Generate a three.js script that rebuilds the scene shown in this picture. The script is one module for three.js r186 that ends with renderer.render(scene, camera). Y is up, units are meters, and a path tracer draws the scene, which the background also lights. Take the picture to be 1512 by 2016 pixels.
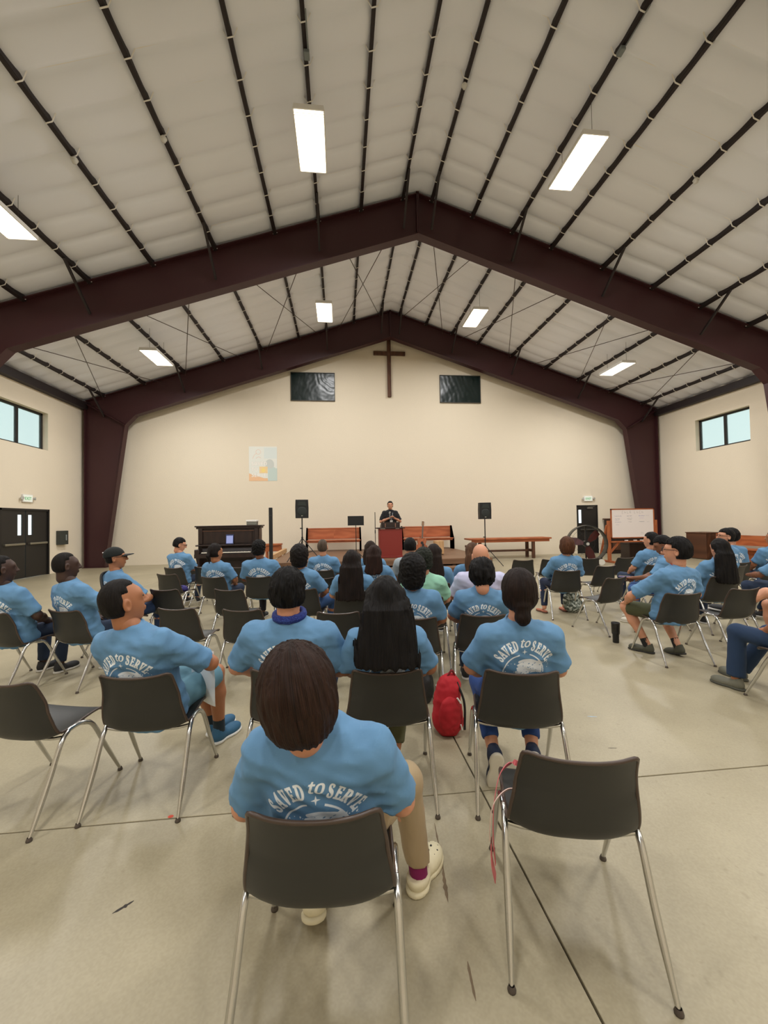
import * as THREE from 'three';
import { RoundedBoxGeometry } from 'three/addons/geometries/RoundedBoxGeometry.js';
import { mergeGeometries, mergeVertices, toCreasedNormals } from 'three/addons/utils/BufferGeometryUtils.js';
import { RectAreaLightUniformsLib } from 'three/addons/lights/RectAreaLightUniformsLib.js';
import { ImprovedNoise } from 'three/addons/math/ImprovedNoise.js';

// ---------------------------------------------------------------- camera, sky, lamps, exposure
const scene = new THREE.Scene();
const camera = new THREE.PerspectiveCamera(102.9, 1512 / 2016, 0.05, 200);
camera.position.set(-2.1287, 1.5832, 0);
camera.rotation.order = 'YXZ';
camera.rotation.set(0.0218, -0.1055, -0.0169);
const renderer = new THREE.WebGLRenderer({ antialias: true });
renderer.toneMapping = THREE.LinearToneMapping;
renderer.toneMappingExposure = 1.0;
renderer.shadowMap.enabled = true;
scene.background = new THREE.Color(1.15, 1.27, 1.3);
RectAreaLightUniformsLib.init();
const LAMP = { color: new THREE.Color(1.0, 0.99, 0.985), light: 92, glow: 3.2 };
// the ceiling fixtures, each with its own area light, are built by makeCeilingLights() from this table
const LAMP_ROWS = [-7.4, -13.5, -1.37, 4.66];
const LAMP_SPOTS = [[-7.85, 6.85], [-2.57, 8.5], [2.57, 8.5], [7.75, 6.85]];

// ---------------------------------------------------------------- helpers
let seed = 12345;
const rnd = () => { seed = (seed * 1664525 + 1013904223) >>> 0; return seed / 4294967296; };
const rr = (a, b) => a + (b - a) * rnd();
const noise = new ImprovedNoise();
const N3 = (x, y, z) => noise.noise(x, y, z);
const V = (x, y, z) => new THREE.Vector3(x, y, z);
const taken = new Map();
function numbered(name) {
  const n = taken.get(name) || 0; taken.set(name, n + 1);
  return n ? name + '_' + String(n).padStart(3, '0') : name;
}
function tag(o, label, category, group) {
  if (label) o.userData.label = label;
  if (category) o.userData.category = category;
  if (group) o.userData.group = group;
  return o;
}
function thing(name, label, category, pos = [0, 0, 0], turn = 0, group) {
  const g = new THREE.Group(); g.name = numbered(name);
  g.position.set(...pos); g.rotation.y = turn; scene.add(g);
  return tag(g, label, category, group);
}
function part(name, geo, mat, parent, label) {
  const m = new THREE.Mesh(geo, mat); m.name = name;
  if (label) m.userData.label = label;
  parent.add(m); return m;
}
function structure(name, geo, mat) {
  const m = geo ? new THREE.Mesh(geo, mat) : new THREE.Group();
  m.name = name; m.userData.kind = 'structure'; scene.add(m); return m;
}
const clean = (g) => { const h = g.index ? g.toNonIndexed() : g; for (const k of Object.keys(h.attributes)) if (!['position', 'normal', 'uv'].includes(k)) h.deleteAttribute(k); return h; };
const merge = (list) => (list.length === 1 ? list[0] : mergeGeometries(list.map(clean)));
function box(w, h, d, x = 0, y = 0, z = 0, ry = 0, rx = 0, rz = 0) {
  const g = new THREE.BoxGeometry(w, h, d);
  if (rx) g.rotateX(rx); if (rz) g.rotateZ(rz); if (ry) g.rotateY(ry);
  return g.translate(x, y, z);
}
function rbox(w, h, d, x = 0, y = 0, z = 0, r = 0.01, s = 2) { return new RoundedBoxGeometry(w, h, d, s, Math.min(r, w / 2.01, h / 2.01, d / 2.01)).translate(x, y, z); }
function bar(a, b, r0, r1 = r0, seg = 10) {
  const A = V(...a), B = V(...b), L = A.distanceTo(B);
  const g = new THREE.CylinderGeometry(r1, r0, L, seg, 1);
  g.applyQuaternion(new THREE.Quaternion().setFromUnitVectors(V(0, 1, 0), B.clone().sub(A).normalize()));
  return g.translate((A.x + B.x) / 2, (A.y + B.y) / 2, (A.z + B.z) / 2);
}
function beam(a, b, w, h) { // rectangular bar, w across, h upright
  const A = V(...a), B = V(...b), L = A.distanceTo(B), g = new THREE.BoxGeometry(w, h, L);
  const m = new THREE.Matrix4().lookAt(B, A, V(0, 1, 0)); g.applyMatrix4(m);
  return g.translate((A.x + B.x) / 2, (A.y + B.y) / 2, (A.z + B.z) / 2);
}
function tube(pts, r, seg = 24, rad = 8, closed = false) { return new THREE.TubeGeometry(new THREE.CatmullRomCurve3(pts.map((p) => V(...p)), closed, 'centripetal'), seg, r, rad, closed); }
function taperTube(pts, radii, seg = 24, rad = 10) {
  const c = new THREE.CatmullRomCurve3(pts.map((p) => V(...p)), false, 'centripetal');
  const g = new THREE.TubeGeometry(c, seg, 1, rad, false), P = g.attributes.position, n = radii.length - 1;
  for (let i = 0; i <= seg; i++) {
    const t = i / seg, c0 = c.getPointAt(t), f = t * n, k = Math.min(n - 1, Math.floor(f)), R = radii[k] + (radii[k + 1] - radii[k]) * (f - k);
    for (let j = 0; j <= rad; j++) { const q = i * (rad + 1) + j; P.setXYZ(q, c0.x + (P.getX(q) - c0.x) * R, c0.y + (P.getY(q) - c0.y) * R, c0.z + (P.getZ(q) - c0.z) * R); }
  }
  g.computeVertexNormals(); return g;
}
const lathe = (pts, seg = 20) => new THREE.LatheGeometry(pts.map(([x, y]) => new THREE.Vector2(x, y)), seg);
function extrude(pts, depth, bevel = 0, holes = []) {
  const s = new THREE.Shape(pts.map(([x, y]) => new THREE.Vector2(x, y)));
  for (const h of holes) s.holes.push(new THREE.Path(h.map(([x, y]) => new THREE.Vector2(x, y))));
  return new THREE.ExtrudeGeometry(s, { depth, bevelEnabled: bevel > 0, bevelSize: bevel, bevelThickness: bevel, bevelSegments: 2, curveSegments: 10 });
}
const moved = (g, x = 0, y = 0, z = 0, ry = 0) => { if (ry) g.rotateY(ry); return g.translate(x, y, z); };
function worldUV(g, axes, s = 1) { // plain uv in metres from two object axes
  const p = g.attributes.position, u = new Float32Array(p.count * 2), get = { x: (i) => p.getX(i), y: (i) => p.getY(i), z: (i) => p.getZ(i) };
  for (let i = 0; i < p.count; i++) { u[2 * i] = get[axes[0]](i) * s; u[2 * i + 1] = get[axes[1]](i) * s; }
  g.setAttribute('uv', new THREE.BufferAttribute(u, 2)); return g;
}
// ---------------------------------------------------------------- textures (grain and stain only)
function dataTex(n, fn, srgb = true) {
  const d = new Uint8Array(n * n * 4);
  for (let y = 0; y < n; y++) for (let x = 0; x < n; x++) { const c = fn(x / n, y / n), i = 4 * (y * n + x); d[i] = c[0]; d[i + 1] = c[1]; d[i + 2] = c[2]; d[i + 3] = 255; }
  const t = new THREE.DataTexture(d, n, n); t.magFilter = THREE.LinearFilter; t.minFilter = THREE.LinearMipmapLinearFilter; t.generateMipmaps = true;
  t.wrapS = t.wrapT = THREE.RepeatWrapping; if (srgb) t.colorSpace = THREE.SRGBColorSpace; t.needsUpdate = true; return t;
}
const cl8 = (v) => Math.max(0, Math.min(255, v)) | 0;
// tileable noise: the domain is wrapped on two circles of the 3-D noise via blending
function tileNoise(u, v, f, o = 0) {
  const a = N3(u * f, v * f, o), b = N3((u - 1) * f, v * f, o), c = N3(u * f, (v - 1) * f, o), d = N3((u - 1) * f, (v - 1) * f, o);
  return (a * (1 - u) + b * u) * (1 - v) + (c * (1 - u) + d * u) * v;
}
const concreteTex = dataTex(1024, (u, v) => {
  const big = tileNoise(u, v, 5, 1.3) * 0.6 + tileNoise(u, v, 13, 7.7) * 0.5 + tileNoise(u, v, 37, 3.1) * 0.3;
  const speck = tileNoise(u, v, 210, 9.2) > 0.42 ? -9 : 0;
  const k = big * 20 + speck + (rnd() - 0.5) * 9;
  return [cl8(160 + k), cl8(150 + k * 1.0), cl8(124 + k * 0.95)];
});
const stuccoBump = dataTex(512, (u, v) => { const k = 128 + tileNoise(u, v, 60, 2.2) * 80 + tileNoise(u, v, 140, 5.5) * 70; return [cl8(k), cl8(k), cl8(k)]; }, false);
function woodTex(base, dark, freq = 9) {
  return dataTex(256, (u, v) => {
    const w = Math.sin((u * freq + tileNoise(u, v * 0.6, 5, base[0] * 0.1) * 1.4) * 6.283) * 0.5 + 0.5, f = tileNoise(u, v * 0.1, 60, 4.4) * 0.5 + 0.5;
    const t = Math.min(1, Math.max(0, w * 0.55 + f * 0.45)); return [0, 1, 2].map((i) => cl8(base[i] * (1 - t) + dark[i] * t));
  });
}
// ---------------------------------------------------------------- materials
const std = (color, roughness = 0.7, extra = {}) => new THREE.MeshStandardMaterial({ color, roughness, ...extra });
const withMap = (tex, rep, roughness, extra = {}) => { const t = tex.clone(); t.repeat.set(rep, rep); t.needsUpdate = true; return new THREE.MeshStandardMaterial({ map: t, roughness, ...extra }); };
const wallBump = stuccoBump.clone(); wallBump.repeat.set(0.9, 0.9); wallBump.needsUpdate = true;
const M = {
  wall: new THREE.MeshStandardMaterial({ color: 0xe9ddc6, roughness: 0.92, bumpMap: wallBump, bumpScale: 0.006 }),
  floor: withMap(concreteTex, 1 / 7, 0.42),
  joint: std(0x2b2620, 0.9),
  insulation: std(0xf1f4fc, 0.8),
  strap: std(0xf0ece4, 0.6),
  steel: std(0x3a181b, 0.5),
  purlin: std(0x241a1a, 0.6),
  rod: std(0x3a2c28, 0.55),
  fixture: std(0xe8e6e0, 0.5),
  glow: new THREE.MeshStandardMaterial({ color: 0xffffff, roughness: 0.4, emissive: 0xfff3e0, emissiveIntensity: LAMP.glow }),
  black: std(0x121212, 0.55),
  darkMetal: std(0x1c1b1a, 0.45),
  chrome: new THREE.MeshStandardMaterial({ color: 0xc9c9c6, roughness: 0.2, metalness: 1 }),
  shell: std(0x292926, 0.45),
  shellRim: std(0x46382f, 0.35),
  glide: std(0x4a4038, 0.5),
  glass: new THREE.MeshPhysicalMaterial({ color: 0xffffff, roughness: 0.02, transmission: 1, thickness: 0 }),
  frosted: new THREE.MeshPhysicalMaterial({ color: 0xeaf2f0, roughness: 0.35, transmission: 1, thickness: 0 }),
  white: std(0xe9e7e2, 0.6),
};
const ROOM = { x: 11.84, far: -17.06, back: 8.0, ridge: 10.1947, slope: 0.3325 };
const roofY = (x) => ROOM.ridge - ROOM.slope * Math.abs(x);
// ---------------------------------------------------------------- the building
const FRAME_Z = [-16.52, -10.5, -3.9, 1.56, 7.6];
{ // floor: slabs with saw-cut joints
  const fl = structure('floor', box(24.4, 0.2, 25.7, 0, -0.13, -4.55), M.joint);
  const xs = [-12.1, -7.2, -1.335, 4.55, 12.1], zs = [-17.3, -14.41, -8.375, -2.345, 3.69, 8.25];
  for (let i = 0; i < xs.length - 1; i++) for (let j = 0; j < zs.length - 1; j++) {
    const w = xs[i + 1] - xs[i] - 0.009, d = zs[j + 1] - zs[j] - 0.009;
    const g = extrude([[-w / 2 + 0.003, -d / 2 + 0.003], [w / 2 - 0.003, -d / 2 + 0.003], [w / 2 - 0.003, d / 2 - 0.003], [-w / 2 + 0.003, d / 2 - 0.003]], 0.024, 0.003).rotateX(-Math.PI / 2);
    g.translate((xs[i] + xs[i + 1]) / 2, -0.027, (zs[j] + zs[j + 1]) / 2);
    part('floor_slab', worldUV(g, 'xz'), M.floor, fl);
  }
  // scuffs and stains lying on the concrete
  const stain = (name, pts, mat) => part(name, extrude(pts.map(([x, z]) => [x, -z]), 0.0006).rotateX(-Math.PI / 2).translate(0, 0.0001, 0), mat, fl);
  const scuff = std(0x6b5a44, 0.7), ink = std(0x2e2823, 0.7);
  const streak = (x0, z0, x1, z1, w, mat) => {
    const dx = x1 - x0, dz = z1 - z0, L = Math.hypot(dx, dz), nx = -dz / L, nz = dx / L, a = [], b = [];
    for (let i = 0; i <= 10; i++) { const t = i / 10, ww = w * Math.sin(Math.PI * (0.05 + 0.9 * t)) * (0.5 + rnd() * 0.7); a.push([x0 + dx * t + nx * ww, z0 + dz * t + nz * ww]); b.push([x0 + dx * t - nx * ww * 0.6, z0 + dz * t - nz * ww * 0.6]); }
    stain('scuff_mark', [...a, ...b.reverse()], mat);
  };
  streak(-1.665, -2.13, -1.69, -1.83, 0.006, scuff); streak(-1.69, -1.86, -1.71, -1.69, 0.012, scuff); streak(-1.70, -1.46, -1.71, -1.34, 0.009, scuff);
  streak(-0.33, -2.66, -0.27, -2.65, 0.004, ink); streak(-0.14, -4.0, -0.10, -3.99, 0.006, ink); streak(-3.08, -1.81, -3.02, -1.86, 0.012, ink);
  streak(-0.2, -3.1, -0.13, -3.08, 0.012, std(0x9db2c2, 0.6));
  stain('stain_spot', Array.from({ length: 10 }, (_, i) => [-3.07 + Math.cos(i * 0.628) * 0.015, -2.36 + Math.sin(i * 0.628) * 0.012]), std(0xd0503c, 0.6));
}
{ // walls with openings
  const T = 0.26, y0 = -0.03;
  const side = (name, sgn, holes) => { // drawn in (z, y), extruded outward
    const g = extrude([[ROOM.far - T, y0], [ROOM.back + T, y0], [ROOM.back + T, 6.5], [ROOM.far - T, 6.5]], T, 0, holes);
    g.rotateY(-Math.PI / 2); // shape x -> z, depth -> -x
    g.translate(sgn < 0 ? -ROOM.x : ROOM.x + T, 0, 0);
    return structure(name, worldUV(g, 'zy'), M.wall);
  };
  const rect = (a, b, c, d) => [[a, c], [b, c], [b, d], [a, d]];
  side('wall_left', -1, [rect(-14.7, -12.5, 4.12, 5.36), rect(-14.77, -12.77, 0, 2.15)]);
  side('wall_right', 1, [rect(-14.65, -12.5, 4.12, 5.33)]);
  const gable = (hole) => extrude([[-12.1, y0], [12.1, y0], [12.1, 6.36], [0, 10.4], [-12.1, 6.36]], T, 0, hole);
  const far = gable([rect(8.25, 9.24, 0, 2.13)]).translate(0, 0, ROOM.far - T);
  structure('wall_far', worldUV(far, 'xy'), M.wall);
  structure('wall_back', worldUV(gable([]).translate(0, 0, ROOM.back), 'xy'), M.wall);
  // windows
  const win = (name, sgn, z0, z1, ya, yb, mz) => {
    const w = structure(name), x = sgn * (ROOM.x + 0.2), f = 0.07, fm = std(0x221f1d, 0.5);
    part('window_frame', merge([box(0.07, f, z1 - z0, x, ya + f / 2, (z0 + z1) / 2), box(0.07, f, z1 - z0, x, yb - f / 2, (z0 + z1) / 2), box(0.07, yb - ya, f, x, (ya + yb) / 2, z0 + f / 2), box(0.07, yb - ya, f, x, (ya + yb) / 2, z1 - f / 2)]), fm, w);
    part('mullion', box(0.06, yb - ya, 0.1, x, (ya + yb) / 2, mz), fm, w);
    part('pane', box(0.006, yb - ya - 2 * f, mz - z0 - 0.12, x, (ya + yb) / 2, (z0 + f + mz - 0.05) / 2), M.frosted, w);
    part('pane', box(0.006, yb - ya - 2 * f, z1 - mz - 0.12, x, (ya + yb) / 2, (z1 - f + mz + 0.05) / 2), M.frosted, w);
  };
  win('window_1', -1, -14.7, -12.5, 4.12, 5.36, -13.62);
  win('window_2', 1, -14.65, -12.5, 4.12, 5.33, -13.57);
  // doors
  const leafMat = std(0x1d1a18, 0.45), frameMat = std(0x181513, 0.5), slotGlass = new THREE.MeshPhysicalMaterial({ color: 0xffffff, roughness: 0.05, transmission: 1, thickness: 0 });
  { const d = structure('door_1'), x = -ROOM.x - 0.06;
    part('door_frame', merge([box(0.14, 2.15, 0.06, x, 1.075, -14.74), box(0.14, 2.15, 0.06, x, 1.075, -12.8), box(0.14, 0.06, 2.0, x, 2.12, -13.77)]), frameMat, d);
    for (const [z0, z1, wz] of [[-14.71, -13.79, -13.98], [-13.75, -12.83, -13.56]]) {
      const w = z1 - z0, zc = (z0 + z1) / 2;
      const leaf = extrude([[z0, 0.01], [z1, 0.01], [z1, 2.09], [z0, 2.09]], 0.045, 0, [[[wz - 0.1, 1.33], [wz + 0.1, 1.33], [wz + 0.1, 1.96], [wz - 0.1, 1.96]]]).rotateY(-Math.PI / 2).translate(x + 0.03, 0, 0);
      const l = part('door_leaf', leaf, leafMat, d);
      part('door_glass', box(0.008, 0.63, 0.2, x + 0.01, 1.645, wz), slotGlass, l);
      part('push_bar', merge([rbox(0.05, 0.07, w - 0.16, x + 0.09, 1.06, zc, 0.02), box(0.05, 0.06, 0.06, x + 0.055, 1.06, zc - w / 2 + 0.12), box(0.05, 0.06, 0.06, x + 0.055, 1.06, zc + w / 2 - 0.12)]), std(0x8d8878, 0.4, { metalness: 0.6 }), l);
    }
  }
  { const d = structure('door_2'), z = ROOM.far - 0.05;
    part('door_frame', merge([box(0.05, 2.13, 0.12, 8.275, 1.065, z), box(0.05, 2.13, 0.12, 9.215, 1.065, z), box(0.99, 0.05, 0.12, 8.745, 2.105, z)]), frameMat, d);
    const l = part('door_leaf', extrude([[8.3, 0.01], [9.19, 0.01], [9.19, 2.08], [8.3, 2.08]], 0.045, 0, [[[8.34, 1.34], [8.49, 1.34], [8.49, 1.93], [8.34, 1.93]]]).translate(0, 0, z), leafMat, d);
    part('door_glass', box(0.15, 0.59, 0.008, 8.415, 1.635, z + 0.02), slotGlass, l);
    part('door_closer', merge([box(0.26, 0.06, 0.06, 8.85, 2.0, z + 0.08), bar([8.75, 2.04, z + 0.09], [9.1, 2.07, z + 0.05], 0.01)]), std(0x7a766e, 0.4, { metalness: 0.5 }), l);
    part('push_bar', rbox(0.75, 0.07, 0.05, 8.76, 1.05, z + 0.09, 0.02), std(0x55524c, 0.4, { metalness: 0.6 }), l);
  }
  // dark cap of the side walls and roof deck
  for (const s of [-1, 1]) {
    structure('trim_' + (s < 0 ? 1 : 2), box(0.2, 0.26, 24.9, s * (ROOM.x - 0.1), 6.12, -4.53), M.purlin);
  }
}
{ // ceiling: insulation between purlins, straps, bracing, roof deck above
  const c = structure('ceiling');
  const lat = [0.3734, 1.4748, 2.5762, 3.6776, 5.1472, 6.6168, 8.0864, 9.556, 11.0256, 11.84];
  const zs = 0.6028, zA = -17.06, zB = 8.0, deckMat = std(0x9a948a, 0.8);
  for (const s of [-1, 1]) {
    const deck = extrude([[0, 10.62], [s * 12.3, 10.62 - 12.3 * 0.3325], [s * 12.3, 10.5 - 12.3 * 0.3325], [0, 10.5]], zB - zA + 0.6).translate(0, 0, zA - 0.3);
    part('roof_deck', deck, deckMat, c);
  }
  const strip = (x0, x1) => { // one lane of quilted facing, sagging between straps
    const nU = 7, g = new THREE.BufferGeometry(), pos = [], idx = [], zl = [];
    for (let z = zA, k = 0; z < zB; z += zs, k++) { const n = z < -5 ? 8 : 3; for (let i = 0; i < n; i++) zl.push(Math.min(zB, z + zs * i / n)); }
    zl.push(zB);
    for (const z of zl) {
      const ph = ((z - zA) / zs) % 1, belly = Math.pow(Math.sin(Math.PI * Math.min(1, Math.max(0, ph))), 0.55), kk = Math.floor((z - zA) / zs + 1e-4);
      for (let i = 0; i <= nU; i++) {
        const u = i / nU, x = x0 + (x1 - x0) * u, e = Math.min(1, Math.min(u, 1 - u) * 5), sway = 0.4 + 0.6 * e;
        const wob = 0.012 * N3(x * 1.3 + 7, z * 2.1, kk * 0.7) + 0.006 * N3(x * 4, z * 5, 3);
        pos.push(x, roofY(x) + 0.092 - (0.08 + 0.016 * N3(kk * 1.7, x0 * 3, 0.5)) * belly * sway + wob, z);
      }
    }
    for (let j = 0; j < zl.length - 1; j++) for (let i = 0; i < nU; i++) { const a = j * (nU + 1) + i, b = a + 1, d = a + nU + 1; idx.push(a, b, d, b, d + 1, d); }
    g.setAttribute('position', new THREE.Float32BufferAttribute(pos, 3)); g.setIndex(idx); g.computeVertexNormals(); return worldUV(g, 'xz');
  };
  part('insulation_strip', strip(-lat[0], lat[0]), M.insulation, c);
  for (const s of [-1, 1]) for (let i = 0; i < lat.length - 1; i++) part('insulation_strip', strip(s * lat[i], s * lat[i + 1]), M.insulation, c);
  const band = (pts, z, w) => { const pos = [], idx = []; for (const [x, y] of pts) for (const [dy, dz] of [[0, -w / 2], [0, w / 2], [0.004, w / 2], [0.004, -w / 2]]) pos.push(x, y + dy, z + dz);
    for (let i = 0; i < pts.length - 1; i++) for (let k = 0; k < 4; k++) { const a = i * 4 + k, b = i * 4 + (k + 1) % 4; idx.push(a, b, a + 4, b, b + 4, a + 4); }
    const g = new THREE.BufferGeometry(); g.setAttribute('position', new THREE.Float32BufferAttribute(pos, 3)); g.setIndex(idx); g.computeVertexNormals(); return worldUV(g, 'xz'); };
  const pw = 0.068, ph = 0.15;
  for (const s of [-1, 1]) for (let i = 0; i < 9; i++) {
    const x = s * lat[i], y = roofY(x);
    const p = part('purlin', merge([box(0.014, ph, 25, x, y + ph / 2 - 0.03, -4.53), box(pw, 0.016, 25, x + s * 0.02, y - 0.022, -4.53, 0, 0, -s * 0.321)]), M.purlin, c);
    if ([0, 2, 4, 6].includes(i) || (i === 8)) for (const fz of FRAME_Z.slice(0, 3)) { // fly braces down to the frame's lower flange, lapped purlin ends
      part('flange_brace', beam([x, y - 0.03, fz + 1.0], [x, y - 0.8, fz + 0.06], 0.05, 0.05), M.purlin, p);
    }
    for (const fz of FRAME_Z.slice(0, 3)) part('purlin_lap', box(pw + 0.02, 0.02, 1.3, x + s * 0.015, y - 0.036, fz, 0, 0, -s * 0.321), M.purlin, p);
  }
  for (let k = 1; zA + k * zs < zB; k++) for (const s of [-1, 1]) {
    const z = zA + k * zs; if (z > -5) continue;
    const pts = [[s * 0.02, roofY(0) + 0.095]]; // a flat band that lies in the crease and passes under every purlin
    for (let i = 0; i < 9; i++) for (const [d, h] of [[-0.1, 0.095], [-0.045, -0.034], [0.06, -0.036], [0.12, 0.095]]) { const x = lat[i] + d; pts.push([s * x, roofY(x) + h]); }
    pts.push([s * 11.8, roofY(11.8) + 0.095]);
    part('strap', band(pts, z, 0.022), M.strap, c);
  }
  for (const s of [-1, 1]) for (const [a, b] of [[10.95, 8.9], [8.0, 5.85], [4.95, 2.85], [2.15, 0.42]]) {
    part('brace_rod', bar([s * a, roofY(a) - 0.22, -10.7], [s * b, roofY(b) - 0.22, -16.3], 0.011, 0.011, 6), M.rod, c);
    part('brace_rod', bar([s * b, roofY(b) - 0.24, -10.7], [s * a, roofY(a) - 0.24, -16.3], 0.011, 0.011, 6), M.rod, c);
  }
}
{ // rigid steel frames
  const words = ['far', 'near'];
  FRAME_Z.forEach((z, fi) => {
    const f = structure(numbered('steel_frame')); f.position.z = z;
    for (const s of [-1, 1]) {
      const top = (x) => 10.195 - 0.012 - 0.3325 * x, bot = (x) => 9.12 - 0.336 * x;
      const web = (pts) => extrude(s > 0 ? pts : pts.map(([x, y]) => [-x, y]).reverse(), 0.03).translate(0, 0, -0.015);
      const fl = (a, b, t = 0.025, w = 0.27) => beam([s * a[0], a[1], 0], [s * b[0], b[1], 0], 1, 1) && (() => { const A = V(s * a[0], a[1], 0), B = V(s * b[0], b[1], 0), g = new THREE.BoxGeometry(A.distanceTo(B), t, w); g.rotateZ(Math.atan2(B.y - A.y, B.x - A.x)); return g.translate((A.x + B.x) / 2, (A.y + B.y) / 2, 0); })();
      part('rafter', merge([web([[0, top(0)], [0, bot(0)], [9.9, bot(9.9)], [10.25, 5.4], [11.66, top(11.66)]]), fl([0, bot(0)], [9.9, bot(9.9)]), fl([0, top(0)], [11.66, top(11.66)]), fl([9.88, bot(9.88)], [10.25, 5.4])]), M.steel, f);
      part('ridge_plate', box(0.03, 1.12, 0.27, s * 0.018, 9.7, 0), M.steel, f);
      part('column', merge([web([[10.25, 5.42], [11.0, 0], [11.7, 0], [11.7, top(11.66)]]), fl([10.25, 5.42], [11.0, 0.0]), fl([11.7, 0], [11.7, top(11.7)])]), M.steel, f);
      part('knee_plate', fl([10.25, 5.4], [11.69, 6.2]), M.steel, f);
      part('base_plate', box(0.85, 0.02, 0.3, s * 11.35, 0.01, 0), M.steel, f);
    }
  });
}
function makeCeilingLights() {
  const where = { '-7.4': 'near', '-13.5': 'far' };
  for (const z of LAMP_ROWS) LAMP_SPOTS.forEach(([x, y], i) => {
    const pos = ['outer left', 'inner left', 'inner right', 'outer right'][i];
    const t = thing('ceiling_light', z === -7.4 ? `bright rectangular fluorescent fixture hung in front of the near beam, ${pos} one` : z === -13.5 ? `bright rectangular fluorescent fixture between the two beams, ${pos} one` : 'bright rectangular fluorescent fixture hung behind the viewer', 'ceiling light', [x, y, z], 0, 'hanging fluorescent fixtures');
    const W = 0.5, L = 1.24;
    part('housing', merge([box(W, 0.03, L, 0, 0.075, 0), box(0.02, 0.085, L, -W / 2, 0.045, 0, 0, 0, -0.2), box(0.02, 0.085, L, W / 2, 0.045, 0, 0, 0, 0.2), box(W, 0.085, 0.02, 0, 0.045, -L / 2), box(W, 0.085, 0.02, 0, 0.045, L / 2)]), M.fixture, t);
    for (const k of [-0.165, -0.055, 0.055, 0.165]) part('lamp_tube', bar([k, 0.03, -L / 2 + 0.03], [k, 0.03, L / 2 - 0.03], 0.022, 0.022, 8), M.glow, t);
    part('diffuser', box(W - 0.03, 0.006, L - 0.03, 0, 0.0, 0), M.glow, t);
    for (const q of [-0.57, -0.53, 0.53, 0.57]) part('guard_wire', box(W, 0.006, 0.006, 0, -0.012, q), M.strap, t);
    for (const q of [-0.5, 0.5]) part('hanger_wire', bar([0, 0.09, q], [0, roofY(x) - y, q], 0.004, 0.004, 5), M.rod, t);
    const l = new THREE.RectAreaLight(LAMP.color, LAMP.light, W - 0.03, L - 0.03);
    l.position.set(0, -0.02, 0); l.rotation.x = -Math.PI / 2; l.name = 'lamp_light'; t.add(l);
  });
}
makeCeilingLights();
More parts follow.
